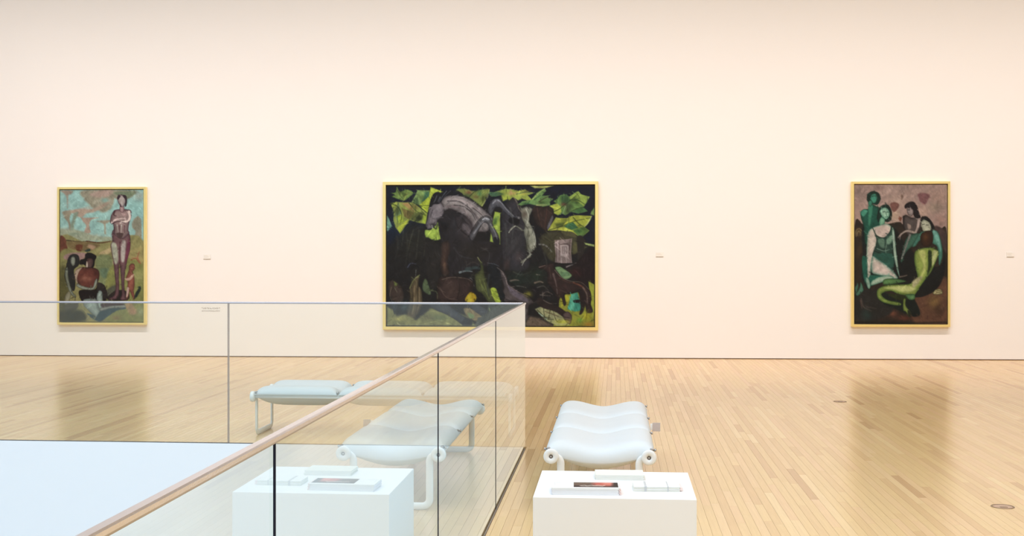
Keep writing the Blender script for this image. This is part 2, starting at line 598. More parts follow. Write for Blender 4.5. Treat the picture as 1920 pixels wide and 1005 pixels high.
# ------------------------------------------------------------------ the three pictures
MID = Painter(55, 1355, 57, 943, 430, 292, '201f20').run('''
L 141a2c soft=30 | 55,57 1355,57 1355,440 1250,380 1050,330 960,180 700,190 560,120 330,100 300,330 200,300 90,420 55,440
G 1c3a5a 110 90 al=0.5 | 130,320
G 10142a 200 70 al=0.8 | 900,80
G 2b2b25 130 160 al=0.9 | 230,420
S 4c4f3f 10 2 al=0.55 | 160,330 158,380 150,440
S 53553f 9 3 al=0.6 | 225,335 205,400 190,470
S 45463a 12 4 al=0.6 | 260,340 250,420 240,520
S 3a3c33 12 4 al=0.6 | 180,360 185,450 175,560
S 5a5c44 8 3 al=0.5 | 305,420 295,460 290,500
S 3d3f38 16 6 al=0.5 | 120,380 125,450 110,520
S 383a30 14 6 al=0.5 | 350,400 345,450 330,520
P 7f9a48 edge=4a6a32 ew=4 | 80,103 110,98 120,66 138,95 185,80 225,103 200,128 165,151 120,140 85,125 105,115
L bfc068 | 120,66 128,105 163,148 140,110
S 2f4a2c 5 1 | 125,85 140,118 165,148
S b0b852 4 1 | 165,148 180,110 190,85
S 7d5a3a 4 2 al=0.7 | 172,118 200,104
L 93a048 | 80,168 125,160 160,162 222,163 250,185 312,232 302,300 260,292 200,275 140,358 110,320 97,270 100,222
L 6f8a58 | 128,163 150,240 125,290 108,240
L aebc4a | 80,168 125,160 105,225
L 7a6c38 | 155,200 230,228 196,272 165,250
L b08e52 | 150,168 195,165 236,225 200,210
L 5f6a34 | 230,230 285,222 300,245 250,290 205,268
L 2f3820 soft=12 | 235,255 262,240 275,270 245,278
L b9c63c | 196,268 140,358 120,325 168,285
L a0b438 | 120,250 150,235 165,285 130,300
S 50603a 4 2 | 128,165 122,300
S 55602f 4 2 | 236,225 198,268
L 8aa85c | 250,85 325,88 330,118 300,172 262,183 212,160 235,120
L 3f6d4d soft=14 | 300,95 325,92 328,118 290,165 275,160
L 4f6a40 soft=12 | 222,150 250,130 260,180 235,170
L b3c436 | 322,125 340,170 310,232 260,182
L bccb40 | 332,66 412,96 370,120 330,175 324,120
L 9fb436 | 285,238 308,232 302,298 280,290
S 3b4a24 3 2 | 265,184 335,182
S 30401f 4 2 | 260,186 310,230
P 8c9848 edge=55683a ew=5 | 490,85 540,75 595,90 640,85 702,80 680,135 655,188 610,158 570,130 530,115
G 86483a 26 15 al=0.8 | 570,102
G 3f7a50 18 22 al=0.7 | 640,110
G 6a4a34 22 14 al=0.6 | 618,130
S b8b850 4 2 | 655,185 680,135 700,82
S 2c3a24 4 2 | 575,128 610,95 640,86
P a5c04a edge=8aa842 ew=6 | 298,338 335,335 370,285 392,320 410,380 390,396 365,402 340,398 320,385 300,378
P a2bb48 | 463,215 450,250 420,297 392,275 430,240 440,218
P 2a272a | 430,215 480,215 560,270 600,330 600,400 690,410 790,430 830,520 760,600 640,560 520,600 440,640 400,600 400,430 380,290
G 4d4648 60 70 al=0.75 | 545,310
G 3b3d42 40 60 al=0.6 | 495,300
G 302b26 120 80 al=0.8 | 600,480
G 3b2f30 60 60 al=0.6 | 560,330
P 4b382f edge=2a2220 ew=14 | 400,420 445,410 455,470 440,540 450,610 420,625 395,590 392,500
G 7a5a44 12 60 al=0.6 | 420,560
S 6a6658 3 al=0.6 | 418,620 445,630 472,624
L 9fb745 | 735,222 768,228 768,428 745,420 705,410 712,340 722,280
L 587a38 soft=14 | 724,270 760,250 745,300 722,310
P 37353a edge=232226 ew=10 | 775,235 800,170 855,140 900,190 910,260 960,330 930,440 955,560 900,600 820,590 780,560
G 454340 60 80 al=0.5 | 860,420
G 5a4846 28 40 al=0.5 | 885,510
G 55372c 20 50 al=0.4 | 810,560
P 8f8683 edge=3a3437 ew=9 | 398,150 425,125 470,117 520,122 575,142 630,180 680,220 722,262 715,300 690,345 640,350 600,345 590,300 555,255 500,222 450,205 415,215
P b0a5a0 soft=22 al=0.75 | 440,140 490,128 550,150 600,190 570,200 520,175 450,165
S 4a4346 9 4 al=0.85 | 440,155 510,158 570,195 605,235 625,270
S 5a4c4c 7 3 al=0.8 | 560,205 610,235 635,270
S 786868 18 8 al=0.6 | 430,190 490,190 545,220 590,270
G a59a98 30 14 al=0.7 rot=40 | 640,210
G 69615f 40 60 al=0.6 | 560,330
P 3c3638 edge=222024 ew=8 | 490,250 530,260 570,310 585,345 560,370 520,340 490,300
P 6a6062 edge=2c282b ew=10 | 530,290 570,300 600,350 590,390 555,365 525,335
P 80777a edge=2b282c ew=7 | 340,170 372,158 400,168 418,195 415,235 395,262 378,275 372,300 345,325 318,332 303,322 300,300 312,262 318,215 322,190
G a09698 26 26 al=0.75 | 380,195
S 3a3438 5 2 | 345,212 335,240 330,258
S b9b0ac 5 2 | 343,178 328,195
G c0b8b0 6 5 al=0.9 | 328,202
G 15151a 4 4 al=1 | 330,203
G 1a1a1e 22 12 al=0.8 | 345,305
S 191a1f 6 3 | 355,322 368,330 375,300
S e0e0d0 4 1 | 341,308 344,328
P 1c1d24 edge=17181e ew=5 | 328,160 345,115 370,98 400,100 430,88 490,86 520,100 535,118 470,113 430,122 405,150 385,172 352,175 338,190 325,190
S 8a8f95 4 1 al=0.8 | 372,120 360,150 350,165
S 7d8288 4 1 al=0.8 | 432,92 410,120 385,160
S 6d7278 3 1 al=0.7 | 458,90 430,115 405,145
S a0a2a4 4 1 al=0.7 | 392,130 378,158
P 1c1c20 | 385,275 405,285 440,300 430,340 415,330 398,305
P 626062 edge=27262a ew=6 | 578,378 598,335 640,275 672,255 700,258 716,280 730,320 758,370 764,408 750,428 728,420 716,372 700,330 688,300 665,292 640,330 606,395 588,405
G b3b6bc 20 10 al=0.95 rot=20 | 680,268
S 8e8e92 4 2 al=0.7 | 602,355 648,290
P 24252a | 728,385 760,390 764,425 735,428
P 57575d edge=28282e ew=6 | 688,208 705,165 735,140 765,142 792,178 830,215 860,248 880,262 868,285 838,262 798,228 770,198 742,195 722,228 712,250
G 8f8f92 26 11 al=0.8 | 745,152
P 18181c | 828,262 870,262 890,275 880,305 845,300 822,285
G 98948f 10 8 al=0.9 | 884,262
P 3c2d27 edge=201a1a ew=12 | 965,195 1020,185 1090,195 1112,240 1090,310 1058,350 1020,330 985,290 968,240
S 6b4434 4 1 al=0.7 | 1000,200 1010,260 1030,320
S 6b3a2e 4 1 al=0.7 | 1060,200 1055,260 1045,320
S 2a1c1a 5 1 al=0.8 | 1035,200 1035,300
P 6f6a70 edge=3a383c ew=5 | 1092,245 1102,262 1085,310 1068,340 1060,320 1075,280
P 1a1a1d | 955,280 990,300 1040,340 1050,390 1000,380 975,330
P 8b8b78 edge=3a3a35 ew=5 | 892,188 905,198 935,188 950,200 975,175 972,208 958,240 952,275 962,310 985,352 996,420 988,458 964,482 962,505 935,525 905,550 896,536 945,492 935,455 930,415 918,370 914,345 900,345 878,325 858,322 832,345 828,360 820,350 838,320 868,308 900,325 915,335 922,305 905,270 898,230
G b3b39c 14 34 al=0.7 rot=-20 | 960,350
G 6e5c4e 20 30 al=0.8 | 920,240
G 52523f 14 40 al=0.6 | 938,440
S c8c8b4 4 2 | 862,312 832,340 822,355
S c8c8b4 3 2 | 962,490 925,525 905,560
S 8a7d6c 9 5 | 832,82 845,120 868,155 885,200 905,228
S 3b3430 3 1 | 838,95 862,150 895,215
P 222428 | 955,190 980,170 975,205
L a2b24a | 690,98 730,100 800,78 845,82 884,92 925,82 950,100 985,103 940,120 968,148 990,165 950,158 905,140 880,152 850,130 826,150 815,140 785,158 775,118 735,122 710,128
G c8a860 40 14 al=0.8 | 845,108
G c4ba50 30 12 al=0.8 | 910,108
G b8786a 8 22 al=0.6 | 836,100
G c0cc3c 30 14 al=0.7 | 805,138
L 4f7a58 | 692,100 760,98 785,112 740,128 710,125
S 2f5a3a 4 1 | 870,112 930,100 960,108
L 6f9450 | 965,146 995,105 1045,74 1056,92 1030,122 1070,122 1072,138 1102,142 1078,162 1082,182 1035,192 985,182 945,172 900,184 878,178 905,158
S b5c86a 6 2 | 970,145 1010,105 1048,80
S 2f5a38 5 2 | 980,148 1020,120
S 3f2c24 5 2 al=0.8 | 1010,160 1065,130 1098,140
S c0c078 5 2 | 995,182 1060,180
G 3a4a24 30 9 al=0.7 | 1025,165
G 2f6a42 30 7 al=0.8 | 930,172
L bcbe60 | 955,60 1102,60 1045,76 985,74
L 6a8f46 | 1100,158 1125,142 1142,120 1170,112 1200,128 1218,118 1240,100 1256,94 1272,115 1326,130 1300,178 1286,196 1312,220 1255,235 1212,225 1176,246 1155,236 1130,246 1105,232 1102,206 1078,186 1120,170
L b4c046 | 1078,186 1125,172 1145,190 1150,225 1128,245 1105,232 1102,206
L 9cb44a | 1200,130 1256,94 1272,115 1326,130 1290,190 1260,165 1215,160
L 4d7a42 | 1215,222 1285,196 1312,220 1255,235
L 3f6038 soft=14 | 1145,125 1185,118 1200,150 1190,190 1150,170
G 7a4238 24 14 al=0.8 | 1165,178
G 2a2c22 20 26 al=0.7 | 1190,212
G 2a3a22 16 14 al=0.6 | 1245,165
S cdd0b0 3 2 al=0.7 | 1176,190 1158,234
S 2f4426 4 2 | 1200,150 1250,150 1300,180
L a9b03c | 1066,340 1116,258 1140,262 1185,264 1212,250 1250,245 1338,250 1330,275 1315,300 1294,320 1324,342 1282,380 1256,378 1212,350 1140,345
L cbd04a | 1066,340 1110,300 1165,315 1215,345 1140,345
L 5c6a2c soft=14 | 1110,300 1185,285 1165,320 1120,315
L c4c83e | 1160,310 1210,255 1225,290
L 3a6a44 | 1162,315 1222,288 1256,325 1215,338
L 63883f | 1222,338 1290,318 1322,342 1280,380 1256,378
G 2f5a34 30 12 al=0.7 | 1255,345
S 3c4a20 5 2 | 1225,260 1260,300 1310,330
S d0d8b0 3 1 al=0.8 | 1338,252 1310,300 1292,320
L 7a9a52 | 1335,225 1355,198 1355,248 1330,240
L 6f9c84 | 57,245 70,265 88,312 62,345 57,340
P 48452f edge=2c2a24 ew=12 | 1015,390 1060,350 1140,340 1240,370 1300,405 1265,450 1210,500 1100,540 1035,470
P 5a5638 | 1150,350 1220,352 1245,385 1180,372
P 68643c edge=3a3828 ew=10 | 1225,405 1300,440 1330,435 1270,470 1220,490
P 2f2a26 | 1250,380 1290,390 1285,520 1255,540 1250,470
L 241a1c | 1355,440 1320,455 1280,500 1215,570 1225,640 1290,690 1355,670
G 4a2220 60 30 al=0.6 | 1230,605
L a6b766 | 1293,418 1355,430 1355,444 1298,430
S 76736a 11 6 | 1012,428 1045,432 1072,452 1090,475
S 2a2826 3 | 1030,424 1024,438
S 2a2826 3 | 1050,430 1042,445
S 2a2826 3 | 1070,444 1058,458
L 8f7d78 | 1107,402 1150,399 1190,396 1217,390 1213,440 1210,480 1218,545 1160,549 1110,541 1115,500 1110,460
L b3a29c | 1143,430 1196,428 1197,488 1180,510 1145,500
L 8a7874 | 1155,442 1185,441 1186,486 1156,488
S c4b5ae 4 | 1165,448 1165,482
S c4b5ae 4 | 1176,448 1176,482
S 5a4644 4 2 | 1122,405 1124,460 1118,535
S 5a4644 4 2 | 1205,400 1202,470 1206,540
S 5f4a46 3 2 | 1135,420 1134,530
S d0c0ba 4 2 | 1128,410 1130,530
S 4a3836 3 | 1143,430 1196,428 1197,488
S c0b0aa 5 2 | 1150,515 1150,545
S c0b0aa 5 2 | 1180,512 1182,545
P 7f9e6c edge=5a7a50 ew=6 | 1110,575 1140,568 1160,578 1185,595 1215,622 1190,645 1160,640 1130,610
L 5f7f58 | 1142,600 1195,604 1205,625 1150,630
S 9a8d88 7 3 | 1182,570 1215,556 1242,546
S 1a1618 6 | 1110,548 1200,552 1245,550
G 23332a 110 60 al=0.75 | 880,650
G 2c3f2c 60 60 al=0.7 | 1000,620
S 7a6a5a 12 6 | 985,670 1015,662 1035,668
S 8a7a6c 5 3 | 995,618 1015,620
S 6a5a50 8 3 | 1035,740 1060,725 1095,742
S 77695c 10 4 | 832,658 862,652 885,655
S 6f6358 7 3 | 1010,745 1080,752
L 8f9230 soft=8 | 1140,735 1200,740 1255,730 1290,800 1355,800 1355,943 1100,943 1130,850
L b3b02c | 1145,750 1208,745 1190,800 1150,820
L 3c9a80 | 1212,740 1250,730 1262,770 1290,840 1235,850 1188,835
L 58b090 | 1215,745 1235,740 1230,840 1200,838
L 9aa232 | 1318,660 1355,680 1355,850 1340,850
S 7f6a5a 3 al=0 | 0,0 1,1 2,2
P 3a2927 edge=1d1818 ew=8 | 1008,580 1025,562 1060,552 1085,545 1105,552 1112,580 1135,612 1165,645 1210,662 1265,666 1305,690 1330,722 1338,770 1332,800 1346,850 1310,858 1298,810 1282,760 1268,715 1215,738 1172,745 1180,800 1165,812 1150,765 1136,780 1130,835 1120,830 1122,760 1095,715 1065,670 1062,610 1040,588
P 2a2020 | 1262,725 1300,740 1300,800 1285,855 1262,868 1270,820
P 241c1c | 1225,780 1265,775 1262,792 1232,795
S 7a6660 12 4 al=0.7 | 1100,615 1118,680 1125,740
S 86503a 10 4 al=0.8 | 1225,668 1275,690 1300,715
S 6a4638 8 3 al=0.6 | 1140,640 1190,665 1225,670
S 8a7668 10 4 al=0.7 | 1285,700 1308,740 1312,800
S 8d7468 4 2 | 1012,572 1050,560
S 5f4a3f 8 3 al=0.6 | 1075,575 1085,640
L a0a070 soft=8 | 985,835 1030,815 1060,808 1105,830 1150,870 1190,905 1200,935 1120,938 1050,905
S 2a2c20 3 | 1000,840 1040,880 1060,920
S 2a2c20 3 | 1040,830 1050,890 1100,900
S 33301f 3 | 1080,840 1070,900
S 3a3424 3 | 1100,850 1120,910 1150,915
S 9fc0b0 5 2 | 1010,860 1060,900
S 33301f 3 | 990,880 1080,890
S 503a28 3 | 1050,850 1130,880
P 2f2422 | 1000,760 1070,790 1150,830 1190,870 1165,885 1110,850 1040,830 1000,800
P 6a5550 edge=2f2422 ew=4 | 1158,870 1190,850 1215,880 1205,928 1175,910
S 2f2422 3 | 1168,885 1200,890
S 2f2422 3 | 1172,900 1204,908
G c8c832 60 18 al=0.7 | 1160,915
G c8802c 40 20 al=0.6 | 1320,930
G 5a9a30 20 16 al=0.7 | 1265,905
G d8c820 30 30 al=0.6 | 1310,880
L 6f5d4c soft=14 | 900,943 915,905 960,880 1010,890 1105,943
P 5a504f edge=201d20 ew=8 | 745,562 770,585 795,600 812,635 815,670 845,690 885,722 935,748 985,785 992,735 965,712 985,695 1008,712 1012,745 990,795 952,812 946,860 940,905 922,918 915,860 900,805 840,790 795,790 775,740 790,700 775,645
P 6f6470 soft=10 al=0.8 | 820,690 870,725 930,760 940,790 880,770 830,730
S 8f7f80 9 4 al=0.8 | 785,610 805,645 812,680
G a39a30 24 22 al=0.8 | 945,742
P 1c1a1e | 960,700 990,690 1012,710 1014,750 985,790 975,780 992,740 985,715
P 1e2226 | 700,545 745,555 770,600 778,700 800,760 770,790 730,740 712,650 690,600
S 5a5a60 5 2 | 690,545 730,552 760,565
S 6f7a7a 14 5 | 515,605 555,595 595,600
S 3a4a4a 26 12 al=0.8 | 560,585 610,575 640,580
P 565c34 edge=2c3220 ew=8 | 630,515 645,530 662,560 672,620 688,670 712,715 738,760 742,792 695,792 655,740 620,715 612,670 608,620 635,600 645,570
S 9a9a60 4 2 | 628,510 640,530 655,545
S 84904a 3 1 | 640,650 660,720
S 84904a 3 1 | 665,660 690,740
S 84904a 3 1 | 650,680 700,770
P a4b93c | 708,712 740,705 765,770 770,792 740,792
S 8d8c84 5 2 | 555,668 585,642 605,690
P 3e2e2b edge=241d1c ew=16 | 385,640 440,625 520,635 590,650 600,700 560,790 380,792 375,700
P 4b3a34 soft=40 al=0.8 | 420,660 480,650 505,700 490,760 430,750 400,700
S 211a1a 5 3 | 500,640 515,700 500,770
S 6f5a50 6 2 al=0.7 | 370,690 400,720 425,730
P b3961c | 552,765 585,728 618,752 608,790 556,790
P c8b42c soft=10 | 560,765 585,740 590,790 562,790
P 1a1b1e | 180,580 190,550 225,540 255,560 260,600 245,570 215,590 200,585
S 4a4e60 8 4 | 188,572 208,548 240,552
S 6a6a60 5 3 | 240,590 238,625
P 2a2826 | 300,420 390,440 390,560 370,700 330,690 310,600
P 60704c edge=44543c ew=5 | 296,645 312,660 325,700 335,740 318,745 285,720 282,680
S 5c6444 7 3 | 335,718 370,730 375,770
P 66583f edge=33301f ew=7 | 262,620 225,650 198,700 202,760 185,820 182,880 205,905 245,880 272,830 282,790 276,720 255,680
S 8a9256 6 3 | 262,622 225,655 200,705
S a08a62 3 1 | 232,690 228,800 215,880
S 332c20 4 2 | 215,700 218,800 200,870
S 332c20 4 2 | 248,690 250,790 235,870
S 9a8460 3 1 | 262,700 262,790 250,850
P 4a3c34 edge=2a2622 ew=8 | 65,665 110,660 150,700 165,760 150,810 110,800 75,760
S 7a6a58 4 2 | 85,700 75,750 90,790
S 75705a 4 2 | 105,700 120,730
L 6f7a3c | 100,660 130,682 105,695
L 8a8a54 soft=14 | 57,820 95,840 120,880 170,868 240,905 300,860 330,830 460,850 560,880 620,943 57,943
G 3a4a4a 50 40 al=0.9 | 170,820
G b0a85a 50 16 al=0.7 | 130,900
G 5a6a4a 80 24 al=0.6 | 380,890
G 7a7048 50 20 al=0.6 | 320,890
P 3f474a edge=2a3034 ew=8 | 75,795 115,790 125,830 105,870 95,840
P 4a4e54 edge=2a2c32 ew=8 | 320,800 420,795 470,830 520,870 585,905 590,935 540,938 490,905 430,870 360,840
P 2b2c30 | 545,895 585,905 588,938 530,938
P 8c7a52 soft=10 | 540,830 600,840 648,880 625,915 560,880
P 7f9a60 soft=10 | 565,860 600,870 605,890 580,895
P 3f4248 | 570,795 640,815 690,850 660,875 610,850
P 4a5048 | 700,795 740,795 720,860 690,850
S a5b060 6 3 | 700,830 712,880
L 54574f soft=10 | 630,890 700,850 760,800 900,800 925,830 930,943 610,943
''')
MID.run('''
G 3a4a24 34 16 al=0.65 rot=20 | 150,105
G 5a5a2c 30 40 al=0.6 rot=-20 | 215,235
G 4a5228 24 30 al=0.7 | 120,210
G 2f3a1c 18 14 al=0.8 | 265,262
G 6b4a2c 30 14 al=0.5 rot=35 | 235,190
G 43542a 26 20 al=0.6 | 275,130
G 3f5a34 26 14 al=0.6 | 560,118
G 3c4a22 18 30 al=0.6 rot=30 | 660,140
G 44602e 30 12 al=0.6 | 770,110
G 6a5a34 34 10 al=0.6 | 930,95
G 2c4424 34 16 al=0.7 rot=-20 | 1235,150
G 33402a 26 20 al=0.7 | 1205,190
G 55602c 40 12 al=0.6 rot=-10 | 1180,275
G 3f4f24 40 14 al=0.6 rot=25 | 1285,330
G 4a5526 30 10 al=0.5 | 1130,318
S 1c2416 4 1 | 80,168 125,190 150,240 140,300
S 22301a 4 1 | 195,165 240,215 300,245
S 22301a 3 1 | 222,163 262,183 302,200
S 1d2a18 3 1 | 1100,225 1140,205 1170,180 1210,150 1255,110
S 1d2a18 3 1 | 1205,225 1250,205 1290,195
S 1d2a18 3 1 | 1075,338 1150,315 1225,285 1330,262
S c9cf7a 3 1 | 655,186 690,130 700,90
S c6a0a0 2 1 al=0.5 | 450,140 520,150 590,185 640,225 680,270
S c9bcb8 4 1 al=0.6 | 470,128 530,132 590,165 640,205
S 2a2528 4 1 | 480,180 540,190 590,230 615,275
S 2a2528 3 1 | 600,200 650,240 665,262
S 55484a 5 2 | 560,250 590,290 600,340
S d0d2d6 7 3 al=0.8 | 658,272 680,262 700,272
S a8a8ac 6 2 al=0.8 | 605,360 640,310 668,280
S 9c9ca2 6 2 al=0.8 | 708,300 735,350 750,395
S a4a4aa 8 3 al=0.8 | 722,170 748,150 775,165 810,210 850,248
S 17171a 4 2 | 570,380 596,330 640,268 680,248 712,262
S 17171a 4 2 | 690,205 705,160 738,134 770,140 800,180 850,235
S dcdcc8 5 2 al=0.8 | 930,205 945,250 935,300
S e0e0cc 6 2 al=0.7 | 975,345 988,400 978,450
S 45453a 4 2 | 925,310 945,340 935,390
S 45453a 3 1 | 950,370 940,420 960,470
S 2a2a26 4 2 | 998,350 1006,420 990,475
S 5c5c56 12 4 al=0.5 | 830,200 850,300 840,420
S 4a4c48 14 5 al=0.5 | 800,300 810,420 800,520
S 46443c 10 4 al=0.6 | 1040,480 1060,560 1020,600
S 52524a 8 3 al=0.5 | 650,450 700,480 690,560
S 44464a 10 3 al=0.6 | 480,450 520,500 600,520
S 50483e 8 3 al=0.6 | 560,560 600,540 640,560
S 3c4444 14 5 al=0.6 | 700,620 690,700 700,760
S 4c5040 10 4 al=0.6 | 850,600 900,620 960,600
S 7a7468 5 2 al=0.8 | 830,700 880,690 930,700
S 6a665c 6 2 al=0.8 | 1000,700 1040,690 1070,720
S 8a8070 5 2 al=0.7 | 1040,780 1080,800 1120,800
S 847260 5 2 al=0.8 | 405,650 470,635 560,645 592,665
S 70584c 6 2 al=0.7 | 390,700 430,760 500,780
S a09084 3 1 al=0.8 | 750,575 780,600 800,640 815,680 870,720 940,755
S 1a1618 5 2 | 815,660 860,690 920,735 980,775
S 9c8470 4 1 al=0.8 | 1110,590 1150,635 1210,660 1275,668 1320,710
S 1a1414 5 2 | 1165,740 1220,730 1265,715
''')
MID.S([(60, 936), (500, 938), (900, 938)], 'a09a80', 4, 4, 0.5)
MID.dabs(1500, 34, 5, 0.42, 21)
MID.brush(0.10, 22, 40, 1, 0.6)
MID.brush(0.06, 9, 16, 3, -0.5)

LEFT = Painter(55, 628, 57, 948, 196, 304, '9cc2b6').run('''
G a5cdbf 120 60 al=0.8 | 330,250
G 93c0b6 90 80 al=0.6 | 570,180
G b4a894 130 14 al=0.7 rot=-15 | 200,190
G a39c84 60 24 al=0.8 | 110,330
G a8a48e 110 18 al=0.7 | 260,370
G b0a08c 50 40 al=0.5 | 600,100
P a3907c soft=12 | 60,62 140,62 130,85 112,95 108,170 104,175 100,110 85,85
P 9a927a soft=16 | 215,60 560,62 565,90 540,110 500,125 440,120 420,150 400,190 350,210 310,190 280,180 250,150 220,120
P a8a088 soft=12 | 280,140 360,110 420,130 400,165 330,180
G 8fbfb0 30 18 al=0.8 | 365,128
P b59a88 soft=14 | 330,62 420,60 390,100 310,110 260,90
P 7f8a6a soft=14 | 430,75 560,70 562,92 500,120 455,100
P b39c86 soft=12 | 75,205 200,185 280,185 380,140 385,155 300,205 240,215 210,240 180,240 150,215 100,225
P 9c9078 soft=10 | 75,205 130,205 120,250 130,300 140,340 125,350 110,280 85,245
P 93a088 soft=10 | 150,215 180,210 165,250 150,300 155,350 130,350 128,300 140,260
P b39a84 soft=10 | 200,242 230,245 320,245 270,260 255,300 265,345 220,350 235,300 215,275
P a39880 soft=10 | 310,268 400,262 385,280 370,290 372,350 360,352 358,300 345,282
P a0a488 soft=14 | 58,320 100,330 180,330 300,370 400,375 400,400 58,390
G 8a9a80 60 12 al=0.7 | 150,355
G 9aa488 60 14 al=0.7 | 340,385
P 98927a soft=10 | 555,270 590,235 612,260 615,330 612,395 560,395 575,340 552,310
P 948c58 soft=10 | 55,395 200,400 300,408 400,400 628,402 628,948 55,948
P 6f4030 soft=8 | 55,370 90,385 105,440 100,470 55,480
S 3a2c22 7 3 | 100,398 200,408 240,402
S 5a3626 10 5 | 240,405 330,415 400,405
P 7f6a44 soft=12 | 100,410 240,410 330,430 300,450 250,470 140,460
P 6a3c28 soft=10 | 165,430 210,430 200,470 170,465
P b39070 soft=10 | 250,425 300,440 280,460 255,450
P 2f4038 soft=6 | 225,465 260,455 262,470 235,475
P bfa878 soft=10 | 330,480 400,450 410,470 370,500 330,495
P 8a8450 soft=12 | 55,480 150,470 130,600 60,700
P 5f5a34 soft=20 | 55,600 100,600 120,800 100,940 55,940
P a89a60 soft=12 | 520,480 610,440 625,480 625,560 560,540
P b89878 soft=14 | 420,540 470,560 440,600 400,590
P 7d8458 soft=14 | 300,520 400,500 420,600 400,700 330,690
P 687a5c soft=14 | 330,590 400,590 410,640 350,650
P 8a8a4c soft=14 | 420,560 625,560 625,948 380,948 360,750
G a3a068 60 60 al=0.7 | 590,640
P 5a5a48 soft=14 | 370,740 440,700 450,800 370,800
P 9a7a70 soft=10 | 80,505 120,485 200,480 240,490 200,530 100,530
P 2a2420 soft=6 | 380,795 440,735 520,745 520,800
S a34a38 6 3 | 545,530 575,520 600,550
S b05a48 5 3 | 585,520 600,475
S b05a48 6 4 | 590,520 610,555
P 2b2a28 edge=1c1b1c ew=5 | 100,560 115,510 145,490 180,500 190,540 180,570 150,600 160,680 150,740 110,700 85,640
P 9a9c88 edge=4a4a40 ew=6 | 128,520 145,505 160,520 158,555 145,572 130,555
P 8c8f78 edge=3d3f34 ew=6 | 92,590 108,580 112,640 125,700 145,750 165,775 155,785 120,750 100,690 88,640
P a09a7c edge=5a5540 ew=8 | 90,770 115,740 130,760 120,800 95,850 85,810
P 1d1718 edge=151213 ew=4 | 195,530 225,520 230,490 265,482 305,505 295,535 290,570 270,590 235,575 215,560 190,560
P 6a4d47 edge=33241f ew=8 | 236,540 245,520 275,520 285,545 275,575 255,590 240,570
P c3b09c soft=6 | 238,540 246,555 244,590 234,575
P 6f3c30 edge=2b1a17 ew=10 | 165,600 200,580 250,580 295,585 322,605 325,650 305,700 280,725 200,722 180,690 155,650
P b59c82 soft=8 | 155,620 170,595 205,582 185,610 172,650 175,690 160,660
G a87058 26 20 al=0.7 | 222,655
G 9a6450 24 20 al=0.7 | 260,660
G 3b1c18 20 26 al=0.7 | 300,620
P 9fa590 edge=4a4a40 ew=5 | 165,698 185,690 195,700 250,715 280,712 295,670 308,655 312,680 296,720 270,735 220,730 180,715
P 211a19 edge=171313 ew=5 | 190,735 290,730 320,690 360,700 380,760 375,800 300,820 230,830 195,790
P 2f2826 soft=8 | 310,690 345,690 375,740 370,790 320,760
P a7b5a6 edge=4e5852 ew=8 | 310,760 325,735 345,745 350,790 345,850 330,880 310,860 305,810
P a3b0a2 edge=5a6058 ew=12 | 215,800 260,790 310,800 320,840 335,880 310,920 290,910 250,870 220,840
P 3f5254 soft=8 | 300,920 340,870 420,850 500,845 505,860 450,870 400,900 350,935 320,945 270,920 240,890 290,905
P a8aa98 edge=5a5850 ew=8 | 330,855 400,838 470,828 505,835 512,848 470,855 400,858 340,875
P 4f3a34 soft=8 | 340,825 450,820 500,828 470,836 400,840 350,850
P 7d5a58 edge=452a30 ew=10 | 415,400 412,350 430,325 500,325 530,350 540,400 535,470 520,520 510,580 500,640 498,720 508,780 505,798 470,798 480,760 478,700 474,640 468,570 462,560 460,640 462,720 455,780 420,798 392,792 430,765 438,700 432,640 425,560 410,480 403,430
P 9a8078 edge=4a3038 ew=9 | 412,220 430,195 470,188 520,190 544,200 545,240 530,285 525,330 530,350 480,390 420,350 425,320 420,285 400,280 403,245
P a9a890 soft=10 | 412,415 440,420 452,470 455,530 440,560 428,540 412,470
P b0a498 soft=10 | 478,420 505,400 505,470 495,540 475,530
P 7a3048 soft=10 al=0.7 | 525,390 538,420 530,480 505,560 508,480
S 4a2430 5 3 | 468,410 466,480 468,580
S 4a2430 5 2 | 430,310 432,355
S d8cfc0 6 2 al=0.8 | 448,295 455,340
S d8cfc0 6 2 al=0.8 | 478,295 476,350
S 5a3440 7 2 al=0.8 | 464,300 462,350
S 5a3440 7 2 al=0.8 | 498,300 500,345
P 5a4440 soft=7 | 440,352 490,352 470,388
S e8d0c0 16 12 | 530,205 535,245 520,268 470,278
S e0c4b8 14 9 | 412,280 440,258 500,250
S 3a2028 5 3 | 410,288 450,272 505,282
S 4a2a30 10 5 | 432,200 425,225 440,235
G d8b0a8 14 12 al=0.8 | 500,225
P c0a098 edge=6a4448 ew=5 | 468,165 492,160 496,195 485,210 468,200
P c3b4a8 edge=5a3f44 ew=6 | 448,120 455,100 480,92 505,105 510,135 495,165 480,175 465,160
P 3b2a30 soft=5 | 485,95 512,100 515,150 508,170 498,165 505,130
P 3b2a30 soft=5 | 448,110 460,92 482,90 470,105 455,125
P 4a3038 soft=5 | 468,150 478,170 470,172
P 9a5a48 edge=5a2f28 ew=7 | 528,600 530,570 548,555 568,562 568,590 555,610 565,640 568,700 562,740 570,785 560,795 545,760 535,740 525,780 510,795 515,740 520,680 510,650
P c8a088 soft=6 | 500,655 530,650 550,630 565,628 545,660 520,670
P c0a090 soft=6 | 515,720 530,720 522,770 510,780
P 24302a | 565,790 575,750 590,730 590,712 608,708 612,725 595,760 580,785
P a88a60 soft=12 | 505,830 545,820 580,880 550,900 520,870
G b98a6a 30 20 al=0.7 | 560,880
G 8a6a44 40 20 al=0.7 | 440,920
G a8b088 30 40 al=0.6 | 610,880
S 3a3428 4 2 | 130,790 160,780 150,830
P 5a5440 soft=8 | 90,830 180,820 160,870 100,880
P 45422a soft=24 | 60,880 200,870 230,940 60,944
''')
LEFT.dabs(700, 26, 6, 0.16, 22)
